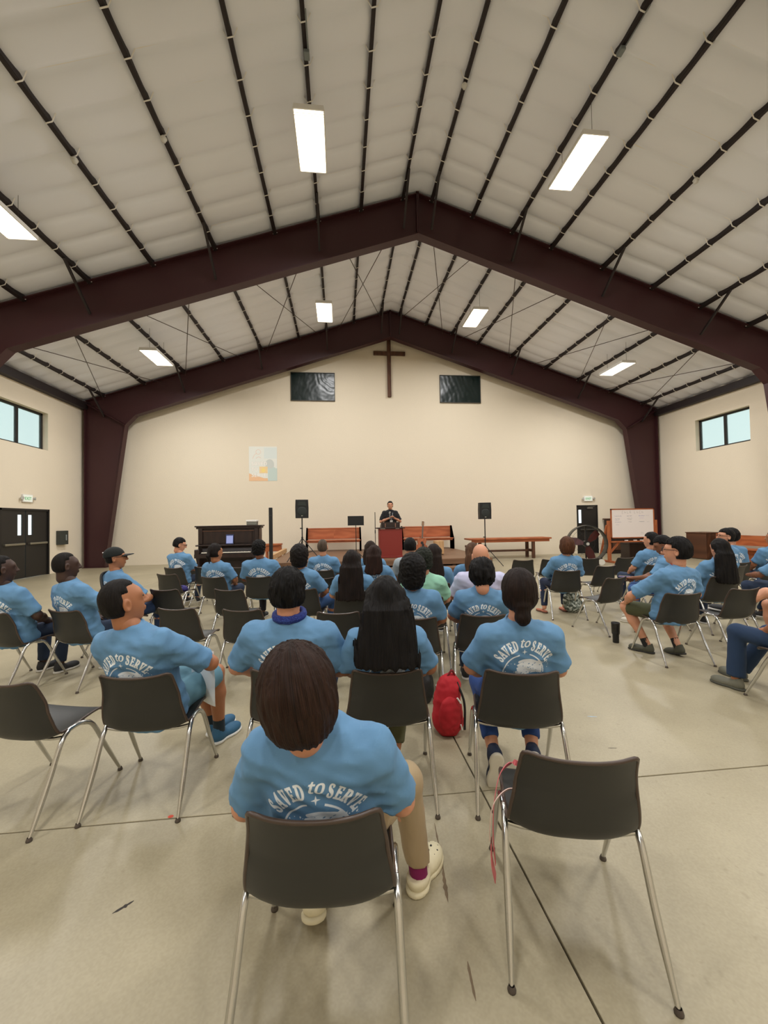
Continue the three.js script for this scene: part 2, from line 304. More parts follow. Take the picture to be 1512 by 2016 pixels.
// ---------------------------------------------------------------- stacking chairs
// chair frame: origin on the floor under the seat, front = -z
const CHAIR = (() => {
  // shell profile, from the top of the back down into the seat: [z, y, half width, side curl]
  const prof = [[0.26, 0.75, 0.174, 0.012], [0.256, 0.743, 0.186, 0.016], [0.248, 0.727, 0.192, 0.022], [0.231, 0.677, 0.197, 0.03], [0.214, 0.62, 0.206, 0.034], [0.2, 0.56, 0.214, 0.036], [0.188, 0.5, 0.224, 0.04], [0.17, 0.445, 0.229, 0.042], [0.135, 0.404, 0.231, 0.04], [0.08, 0.396, 0.231, 0.036], [0.0, 0.408, 0.23, 0.03], [-0.08, 0.428, 0.226, 0.02], [-0.15, 0.438, 0.222, 0.012], [-0.195, 0.436, 0.214, 0.004], [-0.215, 0.424, 0.2, 0.0]];
  const nU = 18, P = [];
  const cz = new THREE.SplineCurve(prof.map((p) => new THREE.Vector2(p[0], p[1]))), cw = new THREE.SplineCurve(prof.map((p) => new THREE.Vector2(p[2], p[3])));
  const nV = 34;
  for (let j = 0; j <= nV; j++) {
    const t = j / nV, a = cz.getPoint(t), tg = cz.getTangent(t), b = cw.getPoint(t);
    const n = new THREE.Vector2(tg.y, -tg.x); // tangent runs down then forward; this normal points to the sitter (forward on the back, up on the seat)
    const row = [];
    for (let i = 0; i <= nU; i++) {
      const u = (i / nU) * 2 - 1, curl = b.y * Math.pow(Math.abs(u), 3) + 0.012 * u * u * (t < 0.35 ? 1 : 0.4);
      // the rim at the top dips in the middle
      row.push([u * b.x, a.y + n.y * curl - (t < 0.06 ? 0.004 * (1 - u * u) : 0), a.x + n.x * curl]);
    }
    P.push(row);
  }
  const pos = [], idx = [], th = 0.007;
  const nor = [];
  for (let j = 0; j <= nV; j++) for (let i = 0; i <= nU; i++) {
    const a = V(...P[Math.min(nV, j + 1)][i]).sub(V(...P[Math.max(0, j - 1)][i])), b = V(...P[j][Math.min(nU, i + 1)]).sub(V(...P[j][Math.max(0, i - 1)]));
    nor.push(a.cross(b).normalize());
  }
  const W = nU + 1, cnt = (nV + 1) * W;
  for (const s of [0.5, -0.5]) for (let j = 0; j <= nV; j++) for (let i = 0; i <= nU; i++) { const q = P[j][i], n = nor[j * W + i]; pos.push(q[0] + n.x * th * s, q[1] + n.y * th * s, q[2] + n.z * th * s); }
  for (let j = 0; j < nV; j++) for (let i = 0; i < nU; i++) { const a = j * W + i, b = a + 1, c = a + W, d = c + 1; idx.push(a, c, b, b, c, d, cnt + a, cnt + b, cnt + c, cnt + b, cnt + d, cnt + c); }
  const rim = []; for (let i = 0; i <= nU; i++) rim.push(i); for (let j = 1; j <= nV; j++) rim.push(j * W + nU); for (let i = nU - 1; i >= 0; i--) rim.push(nV * W + i); for (let j = nV - 1; j > 0; j--) rim.push(j * W);
  for (let k = 0; k < rim.length; k++) { const a = rim[k], b = rim[(k + 1) % rim.length]; idx.push(a, b, cnt + a, b, cnt + b, cnt + a); }
  const shell = new THREE.BufferGeometry(); shell.setAttribute('position', new THREE.Float32BufferAttribute(pos, 3)); shell.setIndex(idx);
  const shellG = toCreasedNormals(shell, 0.9);
  const rimPts = rim.map((k) => { const j = Math.floor(k / W), i = k % W; return P[j][i]; });
  const rimG = tube(rimPts.filter((_, i) => i % 2 === 0), 0.0075, 110, 6, true);
  const RF = 0.257, RZ = 0.3, FF = 0.25, FZ = -0.295;
  const leg = (s, rear) => rear ? merge([taperTube([[s * 0.236, 0.43, 0.06], [s * 0.24, 0.405, 0.098], [s * 0.247, 0.22, 0.19], [s * RF, 0.012, RZ]], [0.0125, 0.0135, 0.0135, 0.0085], 14, 10)]) : merge([taperTube([[s * 0.236, 0.43, -0.04], [s * 0.239, 0.405, -0.085], [s * 0.245, 0.2, -0.195], [s * FF, 0.012, FZ]], [0.0125, 0.0135, 0.0125, 0.0085], 14, 10)]);
  const rail = (s) => merge([tube([[s * 0.236, 0.43, 0.065], [s * 0.2355, 0.436, 0.03], [s * 0.2355, 0.436, -0.015], [s * 0.236, 0.43, -0.045]], 0.0125, 12, 10)]);
  const glide = (s, rear) => lathe([[0, 0.0], [0.014, 0.0], [0.015, 0.006], [0.011, 0.016], [0.0095, 0.02]], 12).translate(s * (rear ? RF : FF), 0, rear ? RZ + 0.001 : FZ);
  const cross = (z, y, dip) => tube([[-0.237, 0.41, z], [-0.16, y, z], [0, y - dip, z], [0.16, y, z], [0.237, 0.41, z]], 0.009, 16, 8);
  return { shellG, rimG, leg, rail, glide, cross };
})();
let chairProto = null;
function makeChair() {
  const t = new THREE.Group();
  part('shell', CHAIR.shellG, M.shell, t); part('shell_rim', CHAIR.rimG, M.shellRim, t);
  for (const s of [-1, 1]) for (const rear of [true, false]) { const l = part('leg', CHAIR.leg(s, rear), M.chrome, t); part('foot_glide', CHAIR.glide(s, rear), M.glide, l); }
  for (const s of [-1, 1]) part('side_rail', CHAIR.rail(s), M.chrome, t);
  part('cross_bar', CHAIR.cross(0.09, 0.395, 0.0), M.chrome, t); part('cross_bar', CHAIR.cross(-0.07, 0.4, 0.0), M.chrome, t);
  return t;
}
const D2R = Math.PI / 180;
// top: world x,z of the middle of the back's upper edge; turn in degrees
function chair(key, tx, tz, deg, label) {
  if (!chairProto) chairProto = makeChair();
  const c = chairProto.clone(), a = deg * D2R;
  c.name = numbered('stacking_chair'); scene.add(c);
  c.rotation.y = a; c.position.set(tx - Math.sin(a) * 0.25, 0, tz - Math.cos(a) * 0.25);
  tag(c, label, 'chair', 'brown plastic stacking chairs');
  SEATS[key] = { x: c.position.x, z: c.position.z, a };
  return c;
}
const SEATS = {};
const CH = [
  ['C1', -2.22, -1.18, -5, 'dark plastic chair under the person nearest the camera, front centre'],
  ['C2', -1.32, -1.34, -14, 'empty dark plastic chair at lower right with a pink strap on its seat'],
  ['C3', -3.95, -2.38, -14, 'empty dark plastic chair cut off by the left edge of the picture'],
  ['C4', -3.27, -2.38, -3, 'dark plastic chair of the man holding a paper at left'],
  ['C5', -2.46, -2.33, -9, 'dark plastic chair of the man with the blue neckerchief'],
  ['C6', -1.89, -2.24, -6, 'dark plastic chair of the woman with very long black hair'],
  ['C7', -1.17, -2.12, -13, 'dark plastic chair of the woman with a low bun, beside the red bag'],
  ['C8', -1.53, -3.42, -9, 'dark plastic chair of the curly-haired person right of the long black hair'],
  ['C9', -0.92, -3.42, -13, 'dark plastic chair in front of the woman with a low bun'],
  ['C10', -2.17, -3.74, -8, 'empty dark plastic chair between the neckerchief man and the long black hair'],
  ['C11', -3.09, -4.02, -12, 'empty dark plastic chair just left of the man with the blue neckerchief'],
  ['C12', -3.76, -4.2, -13, 'empty dark plastic chair right in front of the man holding a paper'],
  ['C13', -4.86, -4.32, -20, 'dark plastic chair of the close-cropped man at left, second from the edge'],
  ['C14', -5.5, -4.32, -20, 'dark plastic chair of the leftmost seated man'],
  ['C15', -4.39, -5.46, -14, 'empty dark plastic chair behind the man with the cap'],
  ['C16', -3.55, -5.28, -16, 'empty dark plastic chair behind the girl with the ponytail'],
  ['C17', -4.13, -6.58, -16, 'dark plastic chair of the girl with the ponytail, in front of the piano'],
  ['C18', -3.41, -6.45, -8, 'dark plastic chair of the broad man just right of the piano'],
  ['C19', -5.04, -7.14, -20, 'empty dark plastic chair with a purple bag on its seat'],
  ['C20', -5.33, -8.16, -16, 'dark plastic chair of the man with glasses looking down at left'],
  ['C21', -4.78, -8.19, -14, 'empty dark plastic chair in front of the ponytail girl, left one'],
  ['C22', -4.08, -7.95, -12, 'empty dark plastic chair in front of the ponytail girl, right one'],
  ['C23', -2.47, -7.07, -12, 'dark plastic chair of the balding grey-haired man'],
  ['C24', -2.43, -6.08, -11, 'empty dark plastic chair directly behind the balding grey-haired man'],
  ['C25', -2.02, -4.75, -9, 'dark plastic chair of the woman with long brown hair in the middle'],
  ['C26', -2.64, -5.15, -12, 'dark plastic chair of the curly-haired person in front of the neckerchief man'],
  ['C27', -1.69, -5.6, -10, 'dark plastic chair of the brown-haired woman left of the red lectern'],
  ['C28', -1.66, -6.75, -10, 'dark plastic chair of the long-haired woman partly hidden left of the lectern'],
  ['C29', -1.06, -6.3, -8, 'dark plastic chair of the person in a grey shirt'],
  ['C30', -1.25, -4.3, -8, 'dark plastic chair of the person in a mint shirt'],
  ['C31', -0.93, -5.2, -8, 'dark plastic chair of the dark-haired woman next to the mint shirt'],
  ['C32', -0.34, -5.4, -8, 'dark plastic chair of the long-haired woman beside the bald man'],
  ['C33', -0.6, -4.35, -12, 'dark plastic chair of the bald man in the pale shirt'],
  ['C34', 1.46, -7.77, -10, 'empty dark plastic chair right of the bald man, by the long table'],
  ['C35', 1.38, -6.05, -12, 'dark plastic chair of the woman with a brown bob'],
  ['C36', 2.05, -7.75, -12, 'empty dark plastic chair directly in front of the woman with a bob'],
  ['C37', 2.85, -7.78, -14, 'empty dark plastic chair just below the large drum fan'],
  ['C38', 2.34, -6.48, 8, 'empty dark plastic chair second row right, in front of the tumbler'],
  ['C39', 3.6, -7.7, 6, 'empty dark plastic chair below the left leg of the whiteboard'],
  ['C40', 1.60, -5.2, 18, 'empty dark plastic chair nearest behind the black tumbler'],
  ['C41', 4.28, -7.7, -10, 'empty dark plastic chair farthest right below the whiteboard'],
  ['C42', 3.22, -6.45, 10, 'dark plastic chair in front of the young man looking down'],
  ['C43', 1.49, -3.99, -5, 'dark plastic chair of the big man in shorts and hiking shoes'],
  ['C44', 2.37, -4.12, 4, 'empty dark plastic chair at the right edge with a bare knee beside it'],
  ['C45', 2.98, -4.95, -6, 'dark plastic chair of the woman with long straight black hair at right'],
  ['C46', 4.75, -6.4, -8, 'dark plastic chair behind the man with glasses at right'],
  ['C47', 2.75, -5.4, 50, 'dark plastic chair of the young man looking down at right'],
  ['C49', -5.0, -5.2, -32, 'dark plastic chair of the man in the black cap'],
  ['C50', 3.42, -4.0, 62, 'dark plastic chair of the person with one bare leg at the right edge'],
  ['C51', 4.35, -6.0, 20, 'dark plastic chair of the man with glasses seen in profile at right'],
  ['C52', 5.4, -6.3, -8, 'dark plastic chair of the thick-haired woman near the right edge'],
  ['C53', 4.3, -5.1, 10, 'dark plastic chair of the dark-haired person cut by the right edge'],
  ['C48', 1.65, -2.73, 2, 'dark plastic chair at the right edge of the person in jeans'],
];
for (const [k, x, z, d, l] of CH) chair(k, x, z, d, l);
// ---------------------------------------------------------------- people: distance fields meshed with surface nets
function netMesh(f, mn, mx, h) {
  const B = 5, nx = Math.ceil((mx[0] - mn[0]) / h / B) * B, ny = Math.ceil((mx[1] - mn[1]) / h / B) * B, nz = Math.ceil((mx[2] - mn[2]) / h / B) * B;
  const sx = nx + 1, sxy = sx * (ny + 1), G = new Float32Array(sxy * (nz + 1)), id = new Int32Array(sxy * (nz + 1)).fill(-1), act = [];
  const rad = B * h * 0.87 * 1.35 + 0.012;
  for (let bz = 0; bz < nz; bz += B) for (let by = 0; by < ny; by += B) for (let bx = 0; bx < nx; bx += B) {
    const d = f(mn[0] + (bx + B / 2) * h, mn[1] + (by + B / 2) * h, mn[2] + (bz + B / 2) * h), near = Math.abs(d) < rad;
    if (near) act.push(bx, by, bz);
    else for (let k = 0; k <= B; k++) for (let j = 0; j <= B; j++) for (let i = 0; i <= B; i++) { const q = (bz + k) * sxy + (by + j) * sx + bx + i; if (!G[q]) G[q] = d; }
  }
  const done = new Uint8Array(G.length);
  for (let a = 0; a < act.length; a += 3) for (let k = 0; k <= B; k++) for (let j = 0; j <= B; j++) for (let i = 0; i <= B; i++) {
    const X = act[a] + i, Y = act[a + 1] + j, Z = act[a + 2] + k, q = Z * sxy + Y * sx + X;
    if (!done[q]) { done[q] = 1; G[q] = f(mn[0] + X * h, mn[1] + Y * h, mn[2] + Z * h) || 1e-9; }
  }
  const pos = [], idx = [], C = [0, 1, sx, sx + 1, sxy, sxy + 1, sxy + sx, sxy + sx + 1], E = [0, 1, 2, 3, 4, 5, 6, 7, 0, 2, 1, 3, 4, 6, 5, 7, 0, 4, 1, 5, 2, 6, 3, 7];
  for (let a = 0; a < act.length; a += 3) for (let k = 0; k < B; k++) for (let j = 0; j < B; j++) for (let i = 0; i < B; i++) {
    const X = act[a] + i, Y = act[a + 1] + j, Z = act[a + 2] + k, q = Z * sxy + Y * sx + X;
    let m = 0; for (let c = 0; c < 8; c++) if (G[q + C[c]] < 0) m++;
    if (m === 0 || m === 8) continue;
    let px = 0, py = 0, pz = 0, n = 0;
    for (let e = 0; e < 24; e += 2) { const c0 = E[e], c1 = E[e + 1], g0 = G[q + C[c0]], g1 = G[q + C[c1]]; if ((g0 < 0) === (g1 < 0)) continue; const t = g0 / (g0 - g1); px += (c0 & 1) + t * ((c1 & 1) - (c0 & 1)); py += ((c0 >> 1) & 1) + t * (((c1 >> 1) & 1) - ((c0 >> 1) & 1)); pz += (c0 >> 2) + t * ((c1 >> 2) - (c0 >> 2)); n++; }
    id[q] = pos.length / 3; pos.push(mn[0] + (X + px / n) * h, mn[1] + (Y + py / n) * h, mn[2] + (Z + pz / n) * h);
  }
  const quad = (a, b, c, d, flip) => { if (a < 0 || b < 0 || c < 0 || d < 0) return; if (flip) idx.push(a, c, b, b, c, d); else idx.push(a, b, c, b, d, c); };
  for (let a = 0; a < act.length; a += 3) for (let k = 0; k < B; k++) for (let j = 0; j < B; j++) for (let i = 0; i < B; i++) {
    const X = act[a] + i, Y = act[a + 1] + j, Z = act[a + 2] + k, q = Z * sxy + Y * sx + X, s = G[q] < 0;
    if (Y && Z && s !== (G[q + 1] < 0)) quad(id[q - sx - sxy], id[q - sxy], id[q - sx], id[q], !s);
    if (X && Z && s !== (G[q + sx] < 0)) quad(id[q - 1 - sxy], id[q - sxy], id[q - 1], id[q], s);
    if (X && Y && s !== (G[q + sxy] < 0)) quad(id[q - 1 - sx], id[q - sx], id[q - 1], id[q], !s);
  }
  const g = new THREE.BufferGeometry(); g.setAttribute('position', new THREE.Float32BufferAttribute(pos, 3)); g.setIndex(idx); g.computeVertexNormals(); return g;
}
const smin = (a, b, k) => { const h = Math.max(k - Math.abs(a - b), 0) / k; return Math.min(a, b) - h * h * k * 0.25; };
const smax = (a, b, k) => -smin(-a, -b, k);
function cap(a, b, ra, rb = ra) {
  const [ax, ay, az] = a, dx = b[0] - ax, dy = b[1] - ay, dz = b[2] - az, q = dx * dx + dy * dy + dz * dz || 1e-9;
  return (x, y, z) => { const px = x - ax, py = y - ay, pz = z - az; let t = (px * dx + py * dy + pz * dz) / q; t = t < 0 ? 0 : t > 1 ? 1 : t; const ex = px - dx * t, ey = py - dy * t, ez = pz - dz * t; return Math.sqrt(ex * ex + ey * ey + ez * ez) - (ra + (rb - ra) * t); };
}
function flatCap(a, b, ra, rb, over = 0.02) { // capsule with a flat end at b
  const e = V(b[0] - a[0], b[1] - a[1], b[2] - a[2]).normalize(), c = cap(a, [b[0] + e.x * over, b[1] + e.y * over, b[2] + e.z * over], ra, rb);
  return (x, y, z) => Math.max(c(x, y, z), (x - b[0]) * e.x + (y - b[1]) * e.y + (z - b[2]) * e.z);
}
function ell(c, r) { const [cx, cy, cz] = c, [rx, ry, rz] = r; return (x, y, z) => { const a = (x - cx) / rx, b = (y - cy) / ry, d = (z - cz) / rz, k0 = Math.sqrt(a * a + b * b + d * d), k1 = Math.sqrt((a / rx) ** 2 + (b / ry) ** 2 + (d / rz) ** 2); return k1 < 1e-6 ? -Math.min(rx, ry, rz) : k0 * (k0 - 1) / k1; }; }
const uni = (list, k) => (x, y, z) => { let d = 1e3; for (const f of list) d = smin(d, f(x, y, z), k); return d; };
const bounds = (pts, pad) => { const mn = [1e9, 1e9, 1e9], mx = [-1e9, -1e9, -1e9]; for (const p of pts) for (let i = 0; i < 3; i++) { mn[i] = Math.min(mn[i], p[i] - pad); mx[i] = Math.max(mx[i], p[i] + pad); } return [mn, mx]; };
const lerp3 = (a, b, t) => [a[0] + (b[0] - a[0]) * t, a[1] + (b[1] - a[1]) * t, a[2] + (b[2] - a[2]) * t];

// torso: a stack of ellipses, [height, half width, half depth, centre z]
const TORSO = [[-0.03, 0.175, 0.13, 0.005], [0.04, 0.188, 0.138, 0], [0.14, 0.184, 0.13, 0], [0.26, 0.182, 0.122, 0.0], [0.38, 0.194, 0.12, 0.006], [0.46, 0.2, 0.115, 0.012], [0.515, 0.186, 0.1, 0.016], [0.55, 0.152, 0.088, 0.014], [0.58, 0.102, 0.078, 0.008], [0.6, 0.074, 0.072, 0.002]];
function torsoField(s, w, fat = 1) {
  return (x, y, z) => {
    const yy = y / s; let i = 0; while (i < TORSO.length - 2 && TORSO[i + 1][0] < yy) i++;
    const A = TORSO[i], Bq = TORSO[i + 1]; let t = (yy - A[0]) / (Bq[0] - A[0]); t = t < 0 ? 0 : t > 1 ? 1 : t; t = t * t * (3 - 2 * t) * 0.5 + t * 0.5;
    const a = (A[1] + (Bq[1] - A[1]) * t) * s * w, b = (A[2] + (Bq[2] - A[2]) * t) * s * (0.5 + w * 0.5) * fat, c = (A[3] + (Bq[3] - A[3]) * t) * s;
    const X = Math.abs(x) / a, Z = Math.abs(z - c) / b, k0 = Math.pow(Math.pow(X, 2.3) + Math.pow(Z, 2.3), 1 / 2.3);
    const side = (k0 - 1) * Math.min(a, b) * 0.95, top = y - 0.605 * s, bot = -0.03 * s - y;
    return smax(side, Math.max(top, bot), 0.03);
  };
}
// hands, modelled once: wrist at the origin, fingers along -z, palm facing -y
function handField(curl, side) {
  const L = [[-0.031, 0.058, 0.07, 0.0082], [-0.011, 0.062, 0.08, 0.0088], [0.01, 0.061, 0.075, 0.0086], [0.029, 0.056, 0.058, 0.0076]];
  const fs = [ell([0, -0.002, -0.045], [0.042, 0.016, 0.05]), cap([-0.022, 0, -0.02], [-0.03, 0, -0.08], 0.014, 0.011), cap([0.02, 0, -0.02], [0.028, 0, -0.08], 0.014, 0.01), cap([0, 0, 0.03], [0, 0, -0.02], 0.026, 0.024)];
  const palm = uni(fs, 0.02), fingers = [];
  for (const [x, z0, len, r] of L) {
    let p = [x * side, 0.002, -0.02 - z0], a = curl * 0.35; const seg = [0.45, 0.32, 0.23];
    for (let k = 0; k < 3; k++) { const q = [p[0] + x * side * 0.08, p[1] - Math.sin(a) * len * seg[k], p[2] - Math.cos(a) * len * seg[k]]; fingers.push(cap(p, q, r * (1 - 0.1 * k), r * (0.93 - 0.1 * k))); p = q; a += curl * 0.75; }
  }
  const th = [[-0.03 * side, -0.006, -0.03], [-0.052 * side, -0.014, -0.058], [-0.05 * side * (1 - curl * 0.3), -0.02 - curl * 0.012, -0.09]];
  const thumb = uni([cap(th[0], th[1], 0.014, 0.011), cap(th[1], th[2], 0.0105, 0.0085)], 0.006);
  return (x, y, z) => { let d = palm(x, y, z); let fd = 1e3; for (const g of fingers) { const e = g(x, y, z); if (e < fd) fd = e; } d = smin(d, fd, 0.008); return smin(d, thumb(x, y, z), 0.01); };
}
const HANDS = {};
function handGeo(kind, side) {
  const key = kind + side; if (!HANDS[key]) HANDS[key] = netMesh(handField(kind === 'grip' ? 1.5 : 0.45, side), [-0.08, -0.1, -0.19], [0.08, 0.05, 0.06], 0.0042);
  return HANDS[key].clone();
}
// shoe: heel at z=+0.08, toe at -0.19, sole on y=0
const SHOES = {};
function shoeGeos(kind) {
  if (SHOES[kind]) return SHOES[kind];
  const wide = kind === 'clog' ? 1.15 : 1;
  const up = uni([ell([0, 0.045, 0.02], [0.041 * wide, 0.05, 0.065]), ell([0, 0.035, -0.1], [0.048 * wide, 0.042, 0.09]), cap([0, 0.06, 0.03], [0, 0.1, 0.035], 0.036, 0.035)], 0.03);
  const hole = cap([0, 0.09, 0.03], [0, 0.16, 0.035], 0.03, 0.034);
  const upper = netMesh((x, y, z) => { let d = up(x, y, z); if (kind === 'sandal') d = Math.max(d, y - 0.035 + 0.0 * z); if (kind === 'clog') d = smax(d, y - 0.062 - (z < -0.02 ? 0.02 : -0.002), 0.01); d = Math.max(d, 0.012 - y); return smax(d, -hole(x, y, z), 0.008); }, [-0.075, 0, -0.22], [0.075, 0.15, 0.12], 0.0065);
  const so = uni([ell([0, 0.012, 0.03], [0.043 * wide, 0.3, 0.062]), ell([0, 0.012, -0.1], [0.05 * wide, 0.3, 0.097])], 0.03);
  const sole = netMesh((x, y, z) => smax(smin(so(x, y, z), 1, 0.01), Math.abs(y - 0.011) - 0.011, 0.008), [-0.075, -0.01, -0.22], [0.075, 0.04, 0.12], 0.0065);
  return (SHOES[kind] = { upper, sole });
}
// head frame: origin at the middle of the head, face towards -z
function headField(o = {}) {
  const k = uni([ell([0, 0.022, 0.014], [0.076, 0.096, 0.094]), ell([0, -0.036, -0.028], [0.06, 0.078, 0.064]), ell([0, -0.098, -0.05], [0.026, 0.022, 0.026]), ell([0, 0.028, -0.066], [0.056, 0.03, 0.022])], 0.03);
  const nose = uni([cap([0, 0.014, -0.092], [0, -0.024, -0.112], 0.008, 0.013), cap([-0.011, -0.028, -0.1], [0.011, -0.028, -0.1], 0.009)], 0.012);
  const lips = uni([cap([-0.018, -0.057, -0.09], [0.018, -0.057, -0.09], 0.0065), cap([-0.014, -0.068, -0.088], [0.014, -0.068, -0.088], 0.007)], 0.006);
  const ear = (sx) => { const e = ell([sx * 0.08, -0.012, 0.012], [0.012, 0.034, 0.021]), c = ell([sx * 0.09, -0.01, 0.008], [0.009, 0.022, 0.011]); return (x, y, z) => smax(e(x, y, z), -c(x, y, z), 0.008); };
  const eL = ear(-1), eR = ear(1), neck = cap([0, -0.05, 0.018], [0, -0.115, 0.02], 0.054 * (o.neck || 1), 0.052 * (o.neck || 1));
  const sock = [ell([-0.031, 0.012, -0.098], [0.018, 0.011, 0.013]), ell([0.031, 0.012, -0.098], [0.018, 0.011, 0.013])];
  return (x, y, z) => { let d = k(x, y, z); d = smax(d, -sock[0](x, y, z), 0.012); d = smax(d, -sock[1](x, y, z), 0.012); d = smin(d, nose(x, y, z), 0.014); d = smin(d, lips(x, y, z), 0.008); d = smin(d, Math.min(eL(x, y, z), eR(x, y, z)), 0.008); return smin(d, neck(x, y, z), 0.025); };
}
const HEADS = {};
function headGeo(neck, h) { const k = neck + '/' + h; if (!HEADS[k]) HEADS[k] = netMesh(headField({ neck }), [-0.105, -0.2, -0.135], [0.105, 0.125, 0.125], h); return HEADS[k].clone(); }
// hair styles, all in the head frame
function hairGeo(o, h) {
  const t = o.thick || 0.014, cut = o.nape ?? -0.075, rough = o.rough ?? 0.006, fr = o.freq || 30, sd = o.seed || 0;
  const cran = ell([0, 0.024, 0.017], [0.078 + t, 0.098 + t, 0.095 + t]);
  const side = ell([0, -0.02 - (o.low || 0), 0.03 + (o.low || 0) * 0.3], [0.07 + t, 0.08 + (o.low || 0), 0.068 + t]);
  const base = (x, y, z) => smin(cran(x, y, z), side(x, y, z), 0.03);
  const fringe = o.fringe ?? 0.05; // how far down the forehead
  const keep = (x, y, z) => { // region kept: above the hairline in front, above the nape behind, ears free
    const front = (-0.035 - z) - (y - 0.075 + fringe) * 0.9 - 0.0; // positive = face side
    const a = -0.052 - z + Math.max(0, y - 0.06) * -2.2; const face = Math.min(-z - 0.03 - 0.0, 0.062 - y + (o.part || 0) * x) ;
    const temple = Math.min(-z + 0.004, -0.0 - y + (o.temple ?? 0.03)); // free the cheeks below the temples
    return Math.max(face, temple, cut - y - Math.max(0, -z) * 0.6);
  };
  const streak = (x, y, z) => { const th = Math.atan2(x, z + 0.01); const q = th * 26 + y * 9 * (1 + x * 3); return rough * (N3(th * 9 + sd, y * 14, sd) + 0.6 * N3(x * fr + sd, y * fr * 0.5, z * fr) + 0.7 * N3(q + sd, y * 10, 5) + 0.45 * N3(q * 2.3, y * 16, sd)); };
  let f = (x, y, z) => { const d = base(x, y, z) + streak(x, y, z); const ear = Math.min(ell0(x, y, z, 1), ell0(x, y, z, -1)); return smax(smax(d, keep(x, y, z), t < 0.0105 ? 0.045 : 0.016) + (t < 0.0105 ? 0.0105 - 0.45 * t : 0), -ear, 0.006); };
  const ell0 = (x, y, z, s) => { const a = (x - s * 0.09) / 0.022, b = (y + 0.014) / 0.036, c = (z - 0.008) / 0.024; return o.coverEars ? 1 : (Math.sqrt(a * a + b * b + c * c) - 1) * 0.022; };
  let mn = [-0.13, -0.19, -0.14], mx = [0.13, 0.17, 0.16];
  if (o.style === 'curly') { const R = o.curl || 0.03, c2 = ell([0, 0.02 + R * 0.25, 0.022], [0.08 + R, 0.098 + R, 0.098 + R]), c3 = ell([0, -0.05, 0.035], [0.07 + R, 0.085 + (o.drop || 0), 0.075 + R]);
    f = (x, y, z) => { let d = smin(c2(x, y, z), c3(x, y, z), 0.03); const face = Math.max(Math.min(-z - 0.02, 0.05 - y), -z - 0.12 + Math.max(0, y) * 0.2); d = smax(d, face, 0.02); d = smax(d, -0.12 - (o.drop || 0) - y, 0.03); return d + 0.010 * N3(x * 45 + sd, y * 45, z * 45) + 0.006 * N3(x * 95, y * 95 + sd, z * 95); };
    mn = [-0.17, -0.2 - (o.drop || 0), -0.16]; mx = [0.17, 0.2, 0.19]; }
  if (o.style === 'long') { const L = o.len, w0 = o.w0 || 0.085, w1 = o.w1 || 0.13, zb = o.back ?? 0.075, dz = o.dz || 0.045;
    const top = ell([0, 0.026, 0.018], [0.086, 0.104, 0.102]);
    f = (x, y, z) => {
      const yy = Math.min(0.06, Math.max(-L, y)), t2 = (0.06 - yy) / (0.06 + L), w = w0 + (w1 - w0) * Math.pow(t2, 0.8) - (t2 > 0.85 ? (t2 - 0.85) * 0.18 : 0), zc = zb * Math.min(1, t2 * 3 + 0.25) + (o.slope || 0.03) * t2, dd = dz * (1 - 0.35 * t2) + 0.012;
      const X = x / w, Z = (z - zc) / dd; let d = (Math.pow(Math.pow(Math.abs(X), 2.6) + Math.pow(Math.abs(Z), 2.6), 1 / 2.6) - 1) * Math.min(w, dd) * 0.9;
      d = smax(d, Math.max(y - 0.06, -L - y + 0.02 * N3(x * 40, sd, z * 8)), 0.02);
      let tp = top(x, y, z); const face = Math.max(Math.min(-z - 0.035, 0.055 - y), Math.min(-z + 0.0, -y - 0.03)); tp = smax(tp, face, 0.016);
      d = smin(tp, d, 0.035); return d + 0.0045 * N3(x * 60 + sd, y * 5, z * 30) + 0.004 * N3(x * 120, y * 7 + sd, z * 60) + 0.006 * N3(x * 18 + sd, y * 6, z * 9);
    };
    mn = [-w1 - 0.05, -L - 0.04, -0.14]; mx = [w1 + 0.05, 0.16, 0.19]; }
  if (o.style === 'bob') { const L = o.len || 0.13; const lo = ell([0, -0.04, 0.02], [0.1, 0.1 + L * 0.2, 0.1]);
    f = (x, y, z) => { let d = smin(base(x, y, z), lo(x, y, z), 0.04); d = smax(d, Math.min(-z - 0.035, 0.055 - y), 0.016); d = smax(d, -L - y, 0.02); return d + streak(x, y, z); }; mn[1] = -L - 0.04; }
  const extra = [];
  if (o.style === 'bun') extra.push(ell([o.bx || 0, o.by ?? -0.11, 0.105], [0.04, 0.044, 0.038]), cap([o.bx || 0, (o.by ?? -0.11) + 0.05, 0.09], [o.bx || 0, (o.by ?? -0.11) + 0.01, 0.1], 0.045, 0.03));
  if (o.style === 'pony') extra.push(cap([0, 0.02, 0.105], [0.005, -0.05, 0.14], 0.028, 0.024), cap([0.005, -0.05, 0.14], [0.012, -(o.len || 0.16), 0.12], 0.024, 0.008));
  if (extra.length) { const f0 = f, ex = uni(extra, 0.02); f = (x, y, z) => smin(f0(x, y, z), ex(x, y, z) + 0.004 * N3(x * 60, y * 20, z * 60), 0.018); mn = [-0.13, -0.22, -0.14]; mx = [0.13, 0.17, 0.2]; }
  const g = netMesh(f, mn, mx, h), P = g.attributes.position, uv = new Float32Array(P.count * 2);
  for (let i = 0; i < P.count; i++) { uv[2 * i] = Math.atan2(P.getX(i), P.getZ(i) + 0.02) * 0.6; uv[2 * i + 1] = P.getY(i); }
  g.setAttribute('uv', new THREE.BufferAttribute(uv, 2)); return g;
}
